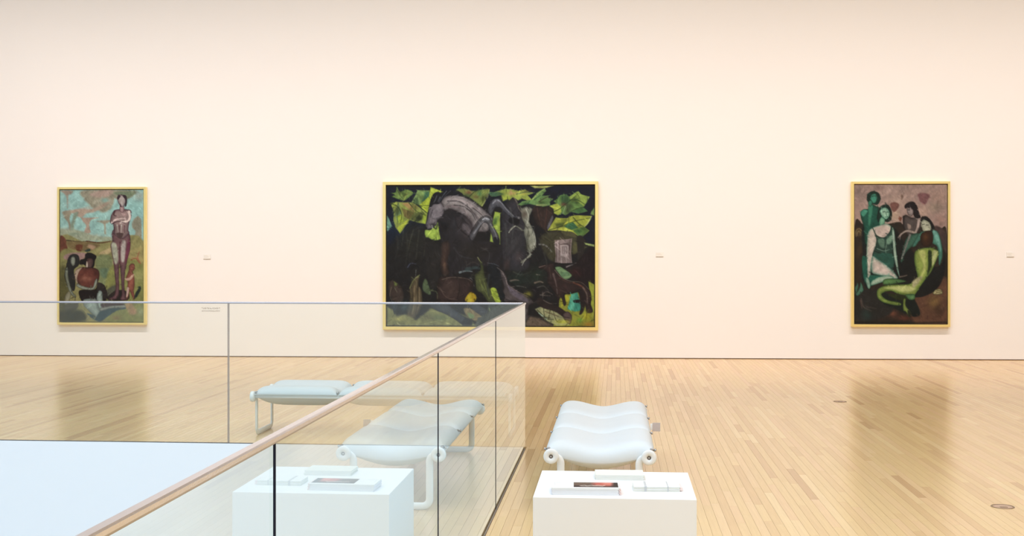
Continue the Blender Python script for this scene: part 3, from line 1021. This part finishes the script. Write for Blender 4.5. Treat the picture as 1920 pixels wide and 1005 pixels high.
LEFT.brush(0.08, 24, 30, 4, 0.6)
LEFT.brush(0.05, 9, 12, 5, -0.5)

RIGHT = Painter(52, 640, 55, 925, 200, 296, 'a98a7c').run('''
G 8a7468 60 50 al=0.7 | 90,110
G c4a390 120 30 al=0.7 rot=-20 | 260,90
G c9a892 90 60 al=0.7 | 330,160
G b08c78 80 60 al=0.7 | 590,130
G 94806a 60 40 al=0.7 | 560,200
G c4a088 60 50 al=0.8 | 480,230
G d0ae8c 40 50 al=0.7 | 310,250
G 7a5c54 40 20 al=0.6 | 210,75
G c09c88 40 90 al=0.6 | 90,250
G 9a7464 50 50 al=0.6 | 600,280
P 8a5a58 soft=10 | 455,115 490,108 530,120 520,150 500,180 478,170 460,145
P 7f5348 soft=8 | 280,175 305,165 335,178 328,205 310,225 300,225 285,205
P 7f4a38 soft=8 | 332,265 352,260 345,285
P 6a5040 soft=10 al=0.7 | 350,120 365,130 350,150
P 33281f soft=6 | 52,315 110,305 200,320 280,298 340,290 380,310 560,320 600,330 640,370 640,925 52,925
P 4f3c38 soft=12 | 560,320 600,325 638,370 638,480 600,420
G 7a6038 30 30 al=0.7 | 80,350
S b09868 3 al=0.8 | 62,380 62,345 80,330 98,345 98,375
S b09868 3 al=0.8 | 70,375 72,350 88,350 88,370
G 5a4428 30 60 al=0.6 | 85,470
P 6a4632 soft=20 | 450,700 640,640 640,925 440,925 420,800
G 8a6a38 50 50 al=0.8 | 560,790
G 4a3424 40 40 al=0.8 | 590,840
G 8f5038 40 25 al=0.8 | 290,860
G 6f3826 60 20 al=0.8 | 370,890
P 2c2a26 soft=14 | 60,720 250,730 300,820 250,880 70,900
G 2a4038 40 40 al=0.8 | 130,870
S 5f5044 10 5 al=0.7 | 95,770 110,820 160,845
S 6a4c44 8 4 al=0.7 | 90,780 100,830
S 5f5044 8 4 al=0.6 | 130,820 190,830
P 1c2220 soft=6 | 100,330 150,300 200,500 150,700 100,650 105,500
P 1a1c1a soft=8 | 300,330 370,420 430,480 520,560 600,560 625,480 620,620 560,720 440,760 330,700 280,560
P 17201c soft=8 | 200,720 330,760 420,760 470,860 420,880 330,840 220,790
P 1f5c48 edge=12382c ew=9 | 90,230 110,210 140,205 145,170 190,190 210,200 240,240 230,300 180,330 150,420 120,430 110,320 95,270
P 4a9a7a soft=8 | 92,232 110,212 135,220 120,245 105,255
P 3c8464 soft=10 | 140,190 165,190 162,240 150,310 140,300 142,240
P 17352a edge=0f241e ew=4 | 130,140 140,110 170,96 205,108 218,140 208,170 190,182 150,170 135,160
P 4a9c7c edge=1f5a46 ew=5 | 158,120 185,112 196,135 188,165 168,170 155,150
S 163a2e 3 | 165,128 175,126
S 163a2e 3 | 182,126 190,126
P 3f8c6c edge=1a4a3a ew=4 | 140,165 155,152 165,165 158,190 142,185
P 1a3028 edge=102019 ew=5 | 200,230 215,195 245,180 272,188 290,230 285,275 262,290 240,285 215,300 195,270
P a5c8a8 edge=3d8064 ew=5 | 212,225 225,205 250,198 270,215 276,245 260,270 245,270 225,250
S 1f4436 3 | 232,226 246,224
S 1f4436 3 | 258,226 268,228
S 3c6a54 3 | 252,228 256,248
S 2a5a46 3 | 248,258 262,256
P 7fb08c edge=2f6a4e ew=5 | 218,260 245,270 242,300 225,320 210,300
P d5c0ac edge=4f7d66 ew=6 | 140,350 165,325 205,310 255,300 290,320 305,350 300,400 270,420 200,420 190,470 175,520 160,560 155,620 150,690 135,680 132,600 128,520 130,420
P c9b0a0 soft=8 | 180,330 250,320 270,350 250,380 210,370
P 2d4a3e edge=1b3028 ew=4 | 165,325 178,340 195,372 240,385 275,350 285,312 292,320 292,380 295,470 305,560 290,600 250,560 200,520 165,500 185,440 190,390
P 64866c soft=10 | 200,400 240,395 240,450 215,440
P 74967a soft=10 | 255,400 290,370 290,410 265,430
S 98b498 5 2 al=0.8 | 195,455 240,470 275,460
S 82a084 6 2 al=0.8 | 258,420 250,470 262,500
S 16261f 5 2 | 180,470 240,490 290,480
P 2a5a4a soft=8 | 180,490 290,490 300,570 250,560 190,520
P dcc3b2 edge=3b7a64 ew=9 | 165,505 200,520 260,560 310,610 328,640 300,645 250,630 200,620 160,600
P 1f6450 soft=8 | 100,510 130,520 135,640 160,620 260,635 200,660 150,690 110,640
P aab89c edge=3f7a60 ew=6 | 160,660 200,635 270,622 300,640 230,665 160,685
P c9d0b8 edge=4f7f66 ew=6 | 290,330 305,345 318,470 335,600 340,635 325,600 305,520 295,430
P 9ab89c edge=2f5a48 ew=5 | 120,640 140,640 155,680 150,705 135,700
P 5a8a6c edge=244a3a ew=5 | 60,740 85,700 90,665 105,690 108,720 75,750
P 3e6a54 soft=6 | 55,700 75,680 65,730
P 241c1e edge=161214 ew=4 | 372,185 400,165 430,165 450,190 462,230 472,262 440,265 420,230 395,200 375,205
P 9a8880 edge=3a302e ew=4 | 385,205 405,200 425,210 425,240 405,255 390,235
S 2a2020 3 | 392,214 404,214
P 5d504a edge=2a2422 ew=8 | 362,260 380,245 415,262 450,262 474,280 470,330 430,370 390,370 365,310
P a08878 soft=8 | 388,300 410,310 412,330 395,330
S b09a8c 18 12 | 462,275 455,320 440,355
S a89484 14 9 | 440,358 390,345 355,360 332,385
S a89484 5 3 | 345,370 340,400
S 2c2422 10 5 | 365,255 362,330
P 3f6a54 edge=1f3a2e ew=7 | 385,385 440,360 470,370 430,430 380,480 355,540 345,530 360,460
S 8a8078 14 8 al=0.9 | 405,370 380,440 352,520
P 1a1a1c | 475,262 510,255 545,290 560,330 530,340 500,320 478,300
P c3c0a0 edge=6a7058 ew=5 | 478,290 495,275 525,290 540,320 530,350 500,355 480,330
S 2c3028 3 | 484,305 496,303
S 2c3028 3 | 508,308 522,308
P 4f8a74 edge=28503f ew=8 | 420,440 450,380 480,350 540,345 580,350 605,420 612,500 590,560 580,460 560,430 480,400 440,440
P 6fa894 soft=10 | 548,350 575,352 598,420 600,470 580,430
P 3c2416 edge=24150e ew=6 | 470,390 480,360 510,345 545,350 552,400 540,430 510,445 480,430
G 6a4420 22 26 al=0.7 | 505,385
P 98a84a edge=3e5a24 ew=9 | 435,480 455,460 500,450 540,450 580,465 584,500 560,560 540,600 510,640 480,680 440,740 420,765 380,750 330,740 280,720 225,740 260,775 330,790 350,800 335,812 260,800 215,780 195,750 200,710 250,685 330,678 400,675 450,640 440,580 432,530
P c0c46a soft=14 | 460,475 500,470 505,540 500,600 470,640 490,560
P 2b3a1c soft=10 | 520,470 545,480 545,560 515,620 520,560
P b8bc78 soft=10 | 550,470 580,480 560,540 545,560
P c4c878 soft=14 | 240,700 330,690 400,690 440,710 380,730 300,710
P b0a878 soft=12 | 420,660 470,630 480,640 430,700
P 2a3416 soft=8 | 270,740 340,745 400,765 360,780 290,760
P 5f8a4c edge=2a4a28 ew=6 | 230,670 250,645 330,645 380,660 330,672 250,682
P 6a9a5c edge=2a4a28 ew=8 | 375,745 430,740 435,770 400,775
P 8a9a44 edge=3a4a1c ew=5 | 362,775 378,770 378,810 400,840 412,870 400,880 378,850 362,840
P 2a2e1c | 390,840 412,855 412,880 395,875
P bcae78 edge=4a4a28 ew=4 | 550,730 570,710 600,708 612,730 600,740 560,742
S 4a4424 3 | 575,715 605,722
S 4a4424 3 | 570,725 602,732
S 6a5a4c 10 6 | 340,632 365,628 385,622
S 15140f 10 al=0.5 | 55,915 350,920 638,915
''')
RIGHT.dabs(700, 26, 6, 0.20, 23)
RIGHT.brush(0.08, 24, 30, 7, 0.6)
RIGHT.brush(0.05, 9, 12, 8, -0.5)


for pt_, ds, ct in ((MID, 0.16, 1.10), (LEFT, 0.08, 1.06), (RIGHT, 0.16, 1.10)):
    g_ = pt_.im.mean(axis=2, keepdims=True)
    pt_.im = np.clip(pt_.im * (1 - ds) + g_ * ds, 0, 1) ** ct

# ------------------------------------------------------------------ frames on the wall
def framed(name, label, u0, z0, u1, z1, fw, pt, cw, gain, gap):
    """u0..u1, z0..z1 outer size in the wall's own frame; fw = face width; gap = dark gap round the canvas"""
    t = thing(name, label, 'painting', wall_pt(u0, 0.001, z0), A)
    W_, H_ = u1 - u0, z1 - z0
    D = 0.072
    bm = bmesh.new()
    outer = [(0, 0), (W_, 0), (W_, H_), (0, H_)]
    inner = [(fw, fw), (W_ - fw, fw), (W_ - fw, H_ - fw), (fw, H_ - fw)]
    bv = 0.003
    ring = []
    for pts, off, y in ((outer, 0, 0), (outer, 0, -D + bv), (outer, bv, -D), (inner, -bv, -D), (inner, 0, -D + bv), (inner, 0, 0)):
        r = []
        for k, (x, z) in enumerate(pts):
            sx = 1 if k in (0, 3) else -1
            sz = 1 if k in (0, 1) else -1
            r.append(bm.verts.new((x + sx * off, y, z + sz * off)))
        ring.append(r)
    ring.append(ring[0])
    for a, b in zip(ring, ring[1:]):
        for k in range(4):
            j = (k + 1) % 4
            bm.faces.new((a[k], a[j], b[j], b[k]))
    bmesh.ops.recalc_face_normals(bm, faces=bm.faces)
    obj('frame', bm, M['gold'], t)
    obj('backing', newbox(fw + 0.001, W_ - fw - 0.001, -0.030, -0.004, fw + 0.001, H_ - fw - 0.001), M['black'], t)
    c = obj('canvas', canvas_mesh('canvas', pt, W_ - 2 * fw - 2 * gap, H_ - 2 * fw - 2 * gap, gain), None, t)
    c.location = (fw + gap, -0.056, fw + gap)
    return t


GAIN = (0.71, 0.80, 0.90)
framed('framed_painting', 'framed upright painting of a standing figure with crossed arms under a pale turquoise sky',
       0.875, 0.458, 2.172, 2.436, 0.031, LEFT, 0, GAIN, 0.008)
framed('framed_painting', 'wide framed painting of a dark rearing horse among yellow green leaves',
       5.594, 0.400, 8.645, 2.497, 0.044, MID, 0, GAIN, 0.010)
framed('framed_painting', 'framed upright painting of five seated and standing green tinted figures',
       12.163, 0.462, 13.513, 2.481, 0.034, RIGHT, 0, GAIN, 0.008)


# ------------------------------------------------------------------ captions
def caption(u, z, w_, h_, label):
    t = thing('caption_card', label, 'caption', wall_pt(u, 0.001, z), A)
    obj('card', newbox(0, w_, -0.006, 0, 0, h_, bevel=0.0006, seg=1), M['card'], t)
    bm = bmesh.new()
    r = random.Random(int(u * 100))
    for k in range(3):
        zz = h_ * (0.72 - 0.2 * k)
        x = 0.008
        while x < w_ * (0.55 + 0.3 * r.random()):
            l = r.uniform(0.004, 0.010)
            box(bm, x, x + l, -0.0064, -0.0060, zz, zz + 0.0022)
            x += l + 0.002
    obj('caption_text', bm, M['card_edge'], t)
    obj('lower_edge', newbox(0.001, w_ - 0.001, -0.0075, 0, -0.006, -0.0002), M['card_edge'], t)
    return t


caption(2.992, 1.405, 0.105, 0.062, 'small pale caption card on the wall right of the turquoise sky painting')
caption(9.455, 1.440, 0.108, 0.058, 'small pale caption card on the wall right of the wide horse painting')
caption(14.300, 1.437, 0.100, 0.062, 'small pale caption card right of the green figures painting at the edge')

t = thing('wall_lettering', 'two short lines of small grey lettering low on the wall behind the glass', 'lettering', wall_pt(2.964, 0.0005, 0.645), A)
r = random.Random(5)
for (zz, hh, n, wd) in ((0.038, 0.024, 14, 0.272), (0.002, 0.018, 17, 0.272)):
    bm = bmesh.new()
    for k in range(n):
        x = wd * k / n
        cw = wd / n * 0.72
        if k and r.random() < 0.12 and hh < 0.02: continue
        for q in range(3):      # each sign is a few short strokes
            if r.random() < 0.5:
                xx = x + r.random() * cw * 0.8
                box(bm, xx, xx + 0.0028, -0.0008, 0, zz, zz + hh * r.uniform(0.6, 1))
            else:
                z2 = zz + hh * r.random() * 0.85
                box(bm, x, x + cw, -0.0008, 0, z2, z2 + 0.0028)
    obj('text_line', bm, M['ink'], t)


# ------------------------------------------------------------------ glass balustrade
bal = thing('glass_balustrade', 'frameless clear glass balustrade with slim steel cap rail around the open well', 'balustrade', (VX, VY, 0))
GX, GY = -0.6955, 9.331            # the sheet's middle planes
GT = 0.012
PH = 2.295                        # pane width
Z0, Z1 = 0.001, 1.094
JG = 0.011


def local(bm):
    bmesh.ops.translate(bm, vec=(-VX, -VY, 0), verts=bm.verts)
    return bm


def pane(x0, x1, y0, y1):
    bm = newbox(x0, x1, y0, y1, Z0, Z1)
    o = obj('glass_pane', local(bm), M['glass'], bal)
    o.data.materials.append(M['edge'])
    for p in o.data.polygons:                       # the narrow polished edges
        n = p.normal
        big = abs(n.y) > 0.5 if (x1 - x0) > (y1 - y0) else abs(n.x) > 0.5
        if not big and n.z: p.material_index = 1
    return o


ys = [GY - 0.010 - PH * k for k in range(6)]
for k in range(5):
    pane(GX - GT / 2, GX + GT / 2, ys[k + 1] + JG / 2, ys[k] - (JG / 2 if k else 0))
xs_ = [GX - 0.004 - PH * k - (0 if k == 0 else 0.012) for k in range(5)]
for k in range(4):
    pane(xs_[k + 1] + JG / 2, xs_[k] - (JG / 2 if k else 0.004), GY - GT / 2, GY + GT / 2)
# dark seals on both edges of every joint
for k in range(1, 5):
    obj('joint_seal', local(newbox(GX + 0.0042, GX + 0.0078, ys[k] - 0.004, ys[k] + 0.004, Z0, Z1 - 0.006)), M['gasket'], bal)
for k in range(1, 4):
    for sgn in (-1, 1):
        xx = xs_[k] + sgn * (JG / 2 - 0.0012)
        obj('joint_seal', local(newbox(xx - 0.0022, xx + 0.0022, GY - 0.004, GY + 0.004, Z0, Z1)), M['edge'], bal)
# cap rail, mitred at the corner
CW, CH = 0.0112, 0.0105
bm = bmesh.new()
path = [(-10.0, GY), (GX, GY), (GX, -2.2)]


def channel(bm, half, z0, z1, bev):
    prof = [(-half, z0), (-half, z1 - bev), (-half + bev, z1), (half - bev, z1), (half, z1 - bev), (half, z0)]
    rows = []
    for (px, py), (nx, ny) in zip(path, ((0, 1), (1, 1), (1, 0))):
        rows.append([bm.verts.new((px + nx * a, py + ny * a, z)) for a, z in prof])
    for a, b in zip(rows, rows[1:]):
        for k in range(len(prof)):
            j = (k + 1) % len(prof)
            bm.faces.new((a[k], a[j], b[j], b[k]))
    bm.faces.new(rows[0][::-1]); bm.faces.new(rows[-1])
    bmesh.ops.recalc_face_normals(bm, faces=bm.faces)
    return bm


obj('cap_rail', local(channel(bmesh.new(), CW, Z1 - 0.004, Z1 - 0.004 + CH, 0.003)), M['steel'], bal)
obj('rail_gasket', local(channel(bmesh.new(), 0.0085, Z1 - 0.009, Z1 - 0.0045, 0.001)), M['chrome'], bal)
obj('base_shoe', local(channel(bmesh.new(), 0.0050, -0.003, 0.0025, 0.0008)), M['shoe'], bal)


# ------------------------------------------------------------------ benches
BL, HW, RZ = 2.06, 0.2765, 0.322


def cushion_mesh():
    nu, nv = 40, 40
    Lp = BL / 3 - 0.012
    bm = bmesh.new()
    top, bot = [], []
    for i in range(nu + 1):
        q = -math.cos(math.pi * i / nu)              # -1..1, dense near the ends
        u = q
        et = (max(0, 1 - abs(u) ** 9)) ** 0.45
        eb = (max(0, 1 - abs(u) ** 4)) ** 0.6
        rt, rb = [], []
        for j in range(nv + 1):
            s_ = math.sin(math.pi / 2 * (2 * j / nv - 1))
            a = abs(s_)
            if a < 0.72:
                k = a / 0.72
                zt = 0.366 + 0.040 * k * k * (3 - 2 * k)
            else:
                k = (a - 0.72) / 0.28
                zt = 0.340 + 0.066 * math.sqrt(max(0, 1 - k ** 2.4))
            zb = 0.312 - 0.088 * (1 - a * a)
            mid = 0.338 - 0.055 * (1 - a * a)
            x = s_ * (0.310 - 0.004 * abs(u) ** 8)
            y = u * Lp / 2
            wr = 0.0016 * math.sin(u * 9 + a * 3) * (1 - a)    # slack in the cover
            rt.append((x, y, mid + et * (zt - mid) + wr * et))
            rb.append((x * (1 - 0.16 * eb), y, mid + eb * (zb - mid)))
        top.append(rt); bot.append(rb)
    vt = [[bm.verts.new(p) for p in r_] for r_ in top]
    vb = [[bm.verts.new(p) for p in r_] for r_ in bot]
    for i in range(nu):
        for j in range(nv):
            bm.faces.new((vt[i][j], vt[i][j + 1], vt[i + 1][j + 1], vt[i + 1][j]))
            bm.faces.new((vb[i][j], vb[i + 1][j], vb[i + 1][j + 1], vb[i][j + 1]))
    for i in range(nu):
        bm.faces.new((vt[i][0], vt[i + 1][0], vb[i + 1][0], vb[i][0]))
        bm.faces.new((vt[i][nv], vb[i][nv], vb[i + 1][nv], vt[i + 1][nv]))
    bmesh.ops.remove_doubles(bm, verts=bm.verts, dist=1e-5)
    bmesh.ops.recalc_face_normals(bm, faces=bm.faces)
    me = bpy.data.meshes.new('cushion')
    bm.to_mesh(me); bm.free()
    me.materials.append(M['pad'])
    for p in me.polygons: p.use_smooth = True
    return me


def mesh_of(name, bm, material, sm=True):
    me = bpy.data.meshes.new(name)
    bm.to_mesh(me); bm.free()
    me.materials.append(material)
    if sm:
        for p in me.polygons: p.use_smooth = True
    return me


def arc(cx, cz, r, a0, a1, n=7):
    return [(cx + r * math.cos(math.radians(a0 + (a1 - a0) * i / n)), 0, cz + r * math.sin(math.radians(a0 + (a1 - a0) * i / n))) for i in range(n + 1)]


UX = 0.222
right = [(HW - 0.002, 0, RZ - 0.006), (HW - 0.014, 0, RZ - 0.006)] + arc(UX + 0.036, RZ - 0.042, 0.036, 90, 180) + [(UX, 0, 0.16)] + arc(UX - 0.042, 0.0645, 0.042, 0, -90)
left = [(-x, y, z) for x, y, z in right[::-1]]
leg_me = mesh_of('leg_frame', sweep(bmesh.new(), right + [(0, 0, 0.0225)] + left, 0.0215, 0.0105, (0, 1, 0), 18), M['enamel'])
rail_me = mesh_of('side_rail', sweep(bmesh.new(), [(0, 0, 0), (0, BL / 2, 0), (0, BL, 0)], 0.0155, 0.0155, (1, 0, 0), 20), M['enamel'])
cap_me = mesh_of('end_cap', lathe(bmesh.new(), [(0, 0.004), (0.012, 0.004), (0.012, 0.001), (0.013, -0.001), (0.038, -0.001), (0.0415, 0.002), (0.043, 0.006), (0.043, 0.022), (0.037, 0.032), (0.016, 0.036), (0, 0.036)], 32, Matrix.Rotation(-math.pi / 2, 4, 'X')), M['enamel'])
screw_me = mesh_of('screw', lathe(bmesh.new(), [(0, 0.0045), (0.004, 0.0045), (0.0045, 0.0015), (0.0095, 0.0005), (0.0105, 0.004), (0.0105, 0.006), (0, 0.006)], 20, Matrix.Rotation(-math.pi / 2, 4, 'X')), M['screw'])
bm = bmesh.new()
lathe(bm, [(0, 0), (0.007, 0), (0.009, 0.002), (0.009, 0.007), (0.006, 0.009), (0.0045, 0.010), (0.0045, 0.020), (0, 0.020)], 16, Matrix.Translation((0.012, 0, 0)) @ Matrix.Rotation(-math.pi / 2, 4, 'Y'))
box(bm, -0.022, -0.004, -0.008, 0.008, -0.006, 0.010, bevel=0.002)
clamp_me = mesh_of('clamp', bm, M['chrome'])
cush_me = cushion_mesh()


def bench(label, loc, rz):
    t = thing('bench', label, 'bench', loc, rz)
    def part(name, me, p=(0, 0, 0), r=0, par=t):
        o = bpy.data.objects.new(name, me); C.objects.link(o)
        o.parent = par; o.location = p; o.rotation_euler = (0, 0, r)
        return o
    for s_ in (-1, 1):
        part('side_rail', rail_me, (s_ * HW, 0, RZ))
        for e, y in ((0, -0.030), (1, BL + 0.030)):
            cp = part('end_cap', cap_me, (s_ * HW, y, RZ), math.pi * e)
            part('screw', screw_me, (0, 0.0, 0), 0, cp)
        for k in range(4):
            y = [0.020, BL / 3, BL * 2 / 3, BL - 0.020][k]
            part('clamp', clamp_me, (s_ * (HW + 0.029), y, RZ + 0.036), 0 if s_ > 0 else math.pi)
    for y in (0.0, BL):
        part('leg_frame', leg_me, (0, y, 0))
    for k in range(3):
        part('cushion', cush_me, (0, BL / 3 * (k + 0.5), 0))
    return t


b1 = bench('pale grey three-cushion bench directly behind the white plinth, end-on to the viewer', (-0.091, 6.975, 0), 0.0)
tg = obj('tag', newbox(0, 0.050, -0.0008, 0.0008, -0.028, 0.028, bevel=0.0006, seg=1), M['tagmat'], b1)
tg.location = (HW + 0.050, 1.02, RZ + 0.028); tg['label'] = 'pinkish grey hanging tag'
obj('tag_strip', newbox(-0.014, 0.0, -0.0025, 0.0025, -0.020, 0.022, bevel=0.001), M['white'], tg)['label'] = 'white strip holding the tag'
b2 = bench('pale grey three-cushion bench seen broadside beyond the glass balustrade', (-0.845, 9.965, 0), math.pi / 2)

# ------------------------------------------------------------------ plinth and booklets
PT = 0.393
pl = obj('display_plinth', newbox(-0.367, 0.353, -0.335, 0.335, 0, PT, bevel=0.0025), M['plinth'])
pl.location = (0, 5.762, 0)
tag(pl, 'low white box plinth in the foreground carrying piles of booklets', 'plinth')


def booklet(name, label, group, cx, cy, w_, d_, z0, th, rz, material, cover=None):
    t = thing(name, label, 'booklet', (cx, cy, z0), rz, group)
    obj('pages', newbox(-w_ / 2 + 0.001, w_ / 2 - 0.0015, -d_ / 2 + 0.001, d_ / 2 - 0.001, 0.0006, th - 0.0006), M['paper'], t)
    bm = bmesh.new()
    box(bm, -w_ / 2, w_ / 2, -d_ / 2, d_ / 2, 0, 0.0006)
    box(bm, -w_ / 2, w_ / 2, -d_ / 2, d_ / 2, th - 0.0006, th)
    box(bm, -w_ / 2, -w_ / 2 + 0.0008, -d_ / 2, d_ / 2, 0.0006, th - 0.0006)
    obj('cover', bm, material, t)
    if cover:
        obj('back_flap', newbox(w_ / 2 + 0.0004, w_ / 2 + 0.009, -d_ / 2 + 0.004, d_ / 2 - 0.012, 0.0004, th - 0.0006), M['paper_pink'], t)
    return t


r = random.Random(3)
gA = 'booklets piled at the rear edge of the plinth'
for k in range(4):
    top = k == 3
    booklet('booklet', 'cream booklet topmost of the pile at the plinth rear edge' if top else 'cream booklet lower in the pile at the plinth rear edge',
            gA, 0.018 + r.uniform(-.004, .004), 5.935 + r.uniform(-.003, .003), 0.232, 0.150, PT + 0.0005 + k * 0.0058, 0.0055, 0.03 + r.uniform(-.02, .02), M['paper_cream'])
gB = 'booklets piled at the front left of the plinth'
for k in range(4):
    booklet('booklet', 'plain booklet under the photograph-covered one at the plinth front left',
            gB, -0.139 + r.uniform(-.003, .003), 5.560 + r.uniform(-.002, .002), 0.300, 0.150, PT + 0.0005 + k * 0.0062, 0.006, 0.035 + r.uniform(-.01, .01), M['paper_lilac'], True)
# top booklet with a photograph on the cover
tb = booklet('booklet', 'white booklet with a dark and red landscape photograph on its cover, front left of plinth',
             gB, -0.139, 5.560, 0.302, 0.150, PT + 0.0005 + 4 * 0.0062, 0.006, 0.035, M['paper'])
pp = Painter(0, 200, 0, 100, 80, 40, '4a3a36').run('''
P 6f5a4c | -10,-10 120,-10 90,40 -10,60
P c46a5c soft=30 | 100,-10 190,-10 175,70 95,60
P e08a78 soft=20 | 140,0 185,5 170,40 135,35
S e8d8c8 7 | 30,70 50,62 60,72 80,60 95,70 110,62 130,70 140,60
S f2e6d8 4 | 35,80 60,84 90,78 130,84
P 3a2f2c soft=20 | 180,-10 210,-10 210,110 178,110
''')
ph = obj('cover_photograph', canvas_mesh('cover_photograph', pp, 0.200, 0.115, (0.9, 0.9, 0.9), 0.0003), None, tb)
ph.location = (-0.052, -0.052, 0.00635); ph.rotation_euler = (-math.pi / 2, 0, 0)
bm = bmesh.new()
for q in ((-0.138, -0.095, 0.055, 0.0566), (-0.138, -0.1365, -0.010, 0.055), (-0.110, -0.095, 0.046, 0.047), (-0.128, -0.114, 0.062, 0.0632)):
    box(bm, q[0], q[1], q[2], q[3], 0.0060, 0.0062)
obj('cover_mark', bm, M['band'], tb)
obj('back_flap', newbox(0.1512, 0.158, -0.070, 0.060, 0.0008, 0.0050), M['paper_pink'], tb)
# the banded bundle
bd = thing('booklet_bundle', 'bundle of booklets held by two grey paper bands, right on the plinth', 'booklet', (0.182, 5.655, PT + 0.0005), 0.03)
for k in range(4):
    obj('booklet', newbox(-0.105 + 0.001 * (k % 2), 0.105 - 0.0012 * ((k + 1) % 2), -0.062, 0.062, k * 0.0058 + 0.0003, k * 0.0058 + 0.0052, bevel=0.0007, seg=1), M['paper' if k % 2 else 'paper_cream'], bd)
for x, w_ in ((-0.050, 0.010), (0.051, 0.005)):
    bm = bmesh.new()
    for q in ((-0.0635, 0.0635, 0.0232, 0.0238), (-0.0635, 0.0635, -0.0003, 0.0002)):
        box(bm, x - w_ / 2, x + w_ / 2, q[0], q[1], q[2], q[3])
    for y in (-0.0635, 0.0630):
        box(bm, x - w_ / 2, x + w_ / 2, y, y + 0.0005, 0.0002, 0.0232)
    obj('band', bm, M['band'], bd)
obj('end_paper', newbox(0.1055, 0.116, -0.055, 0.045, 0.003, 0.018), M['paper_pink'], bd)


# ------------------------------------------------------------------ floor outlets
def outlet(x, y, label):
    t = thing('floor_outlet', label, 'floor outlet', (x, y, 0))
    smooth(obj('ring', lathe(bmesh.new(), [(0.0575, 0.0), (0.0575, 0.0022), (0.059, 0.003), (0.0645, 0.0026), (0.0665, 0.0)], 48), M['lid_ring'], t))
    obj('lid', lathe(bmesh.new(), [(0, 0.0014), (0.053, 0.0014), (0.054, 0.0002)], 48), M['lid'], t)
    bm = bmesh.new()
    box(bm, -0.022, 0.022, -0.030, -0.012, 0.0014, 0.0032, bevel=0.0006, seg=1)
    obj('lid_catch', bm, M['lid_ring'], t)


outlet(2.242, 7.354, 'round brown floor outlet cover in the near right of the boards')
outlet(2.226, 12.466, 'round brown floor outlet cover further back, left of the painting reflection')
